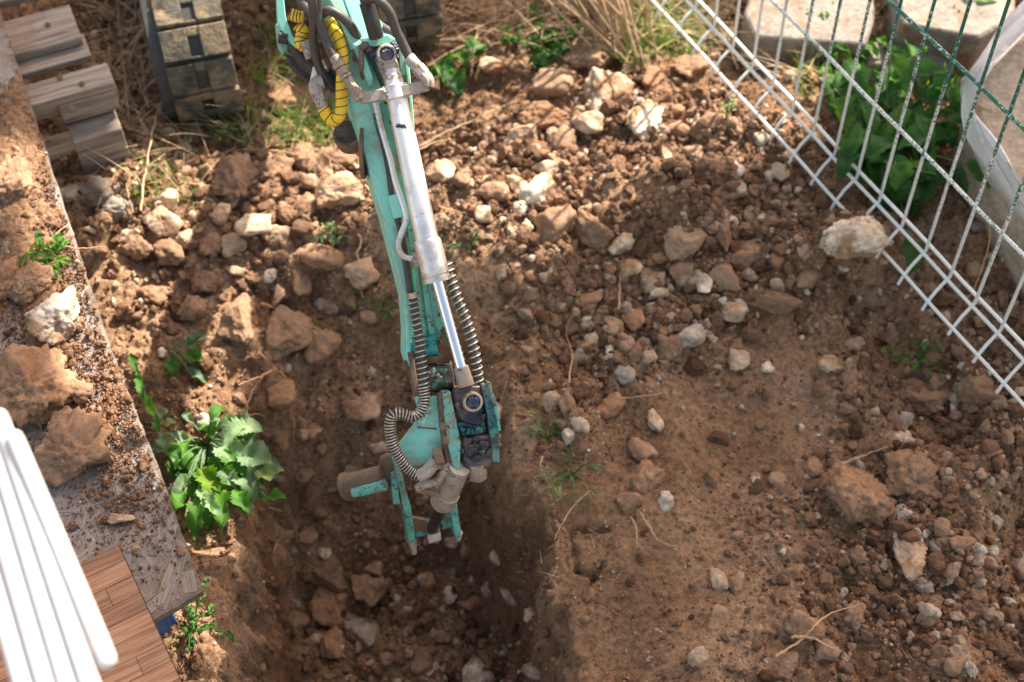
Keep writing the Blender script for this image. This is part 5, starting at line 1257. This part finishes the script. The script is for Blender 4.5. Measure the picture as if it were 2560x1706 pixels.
# ------------------------------------------------------------------ unseen tree added for shade, its crown shaped to the masks below
MASK = np.array([(600, 1000), (615, 760), (880, 700), (1000, 710), (1235, 880), (1330, 800), (1700, 620), (2050, 420), (2700, 420), (3100, 2300), (300, 2300), (500, 1530), (590, 1380)], float)  # ground area the crown is shaped to shade, in pixels
tr = empty('added_shade_tree', (5.4, 6.8, 0)); tag(tr, 'leafy tree added out of view beyond the fence to shade the dug earth', 'tree')
b = MB(); b.tube(smoothpath([Vector((5.4, 6.8, -.2)), Vector((5.3, 6.7, 1.5)), Vector((5.4, 6.7, 3.2)), Vector((5.2, 6.6, 5))], 5), [.16 - .008 * i for i in range(16)], 14)
for q in ((3.8, 6.2, 4.2), (4.4, 7.2, 5), (6.2, 6.2, 4.6), (4.2, 5.8, 4.6), (5.6, 7.6, 5.2), (4.6, 8.2, 4.9)): b.tube(smoothpath([Vector((5.37, 6.7, 2.4)), Vector((5.37, 6.7, 3)).lerp(Vector(q), .5) + Vector((0, 0, .2)), Vector(q)], 4), [.06 - .005 * i for i in range(9)], 8)
b.build('trunk', M['bark'], tr)
MASK2 = np.array([(-300, -500), (2700, -500), (2700, 150), (2250, 150), (1850, 100), (1400, 70), (900, 150), (650, 250), (560, 330), (330, 430), (150, 470), (0, 560), (-300, 560)], float)
MASK3 = np.array([(-300, 560), (30, 540), (110, 680), (125, 980), (290, 1170), (520, 1240), (600, 1500), (520, 1760), (-300, 2100)], float)
r_ = np.random.default_rng(3); nl = 125000
wx, wy = r_.uniform(-2.8, 3.2, nl), r_.uniform(.5, 5.4, nl)
fw = wy * math.cos(PITCH) + CAM_H * math.sin(PITCH); px = CX + FPX * wx / fw; py = CY - FPX * (wy * math.sin(PITCH) - CAM_H * math.cos(PITCH)) / fw
wobble = 55 * fbm(px / 180, py / 180, o=3, s=90)
d_ = np.maximum(np.maximum(sdf(MASK, px, py), sdf(MASK2, px, py) - 20), sdf(MASK3, px, py) - 40) + .75 * wobble
keep = r_.random(nl) < np.clip(.45 + d_ / 60, 0, 1)
ARMLOW = [P0 + (P1 - P0) * t for t in (.86, .92, .98)]; lv = []; ARMPTS = [P0 + (P1 - P0) * t for t in (-.35, -.2, -.1, 0, .12, .24, .36, .48, .6, .72, .8)]
for a, b_, q_, r2_ in zip(wx[keep], wy[keep], px[keep], py[keep]):
    g = Vector((a, b_, 0))
    if q_ < 560 and r2_ > 560 and (q_ < 330 or sdf(MASK3, np.array([q_]), np.array([r2_]))[0] > -60): g = at(q_, r2_, .42)
    if q_ < 300 and r2_ < 520: g = at(q_, r2_, .3)
    # crown leaves left out so that the sun reaches the arm
    near = min(((q - g) - SUN * (q - g).dot(SUN)).length for q in ARMPTS); near = min([near] + [((q - g) - SUN * (q - g).dot(SUN)).length + .018 for q in ARMLOW])
    if near < .055 + .02 * r_.random(): continue
    lv.append(g + SUN * (r_.uniform(3.9, 5.4) / SUN.z))  # leaf set sunward of a spot chosen for shade
print('leaves', len(lv))
c = np.array(lv); n = len(c); sz = r_.uniform(.03, .055, n)
u_ = r_.normal(size=(n, 3)); u_ /= np.linalg.norm(u_, axis=1)[:, None]; w_ = np.cross(u_, r_.normal(size=(n, 3))); w_ /= np.linalg.norm(w_, axis=1)[:, None]
u_ *= sz[:, None]; w_ *= sz[:, None] * .55
v = np.stack([c + u_, c + w_, c - u_, c - w_], 1).reshape(-1, 3); f = np.arange(n * 4).reshape(-1, 4)
cr = np_mesh('crown', v, f, M['tree_leaf'], np.repeat(r_.random(n) * .8, 4)); cr.parent = tr; cr.matrix_parent_inverse = tr.matrix_world.inverted()
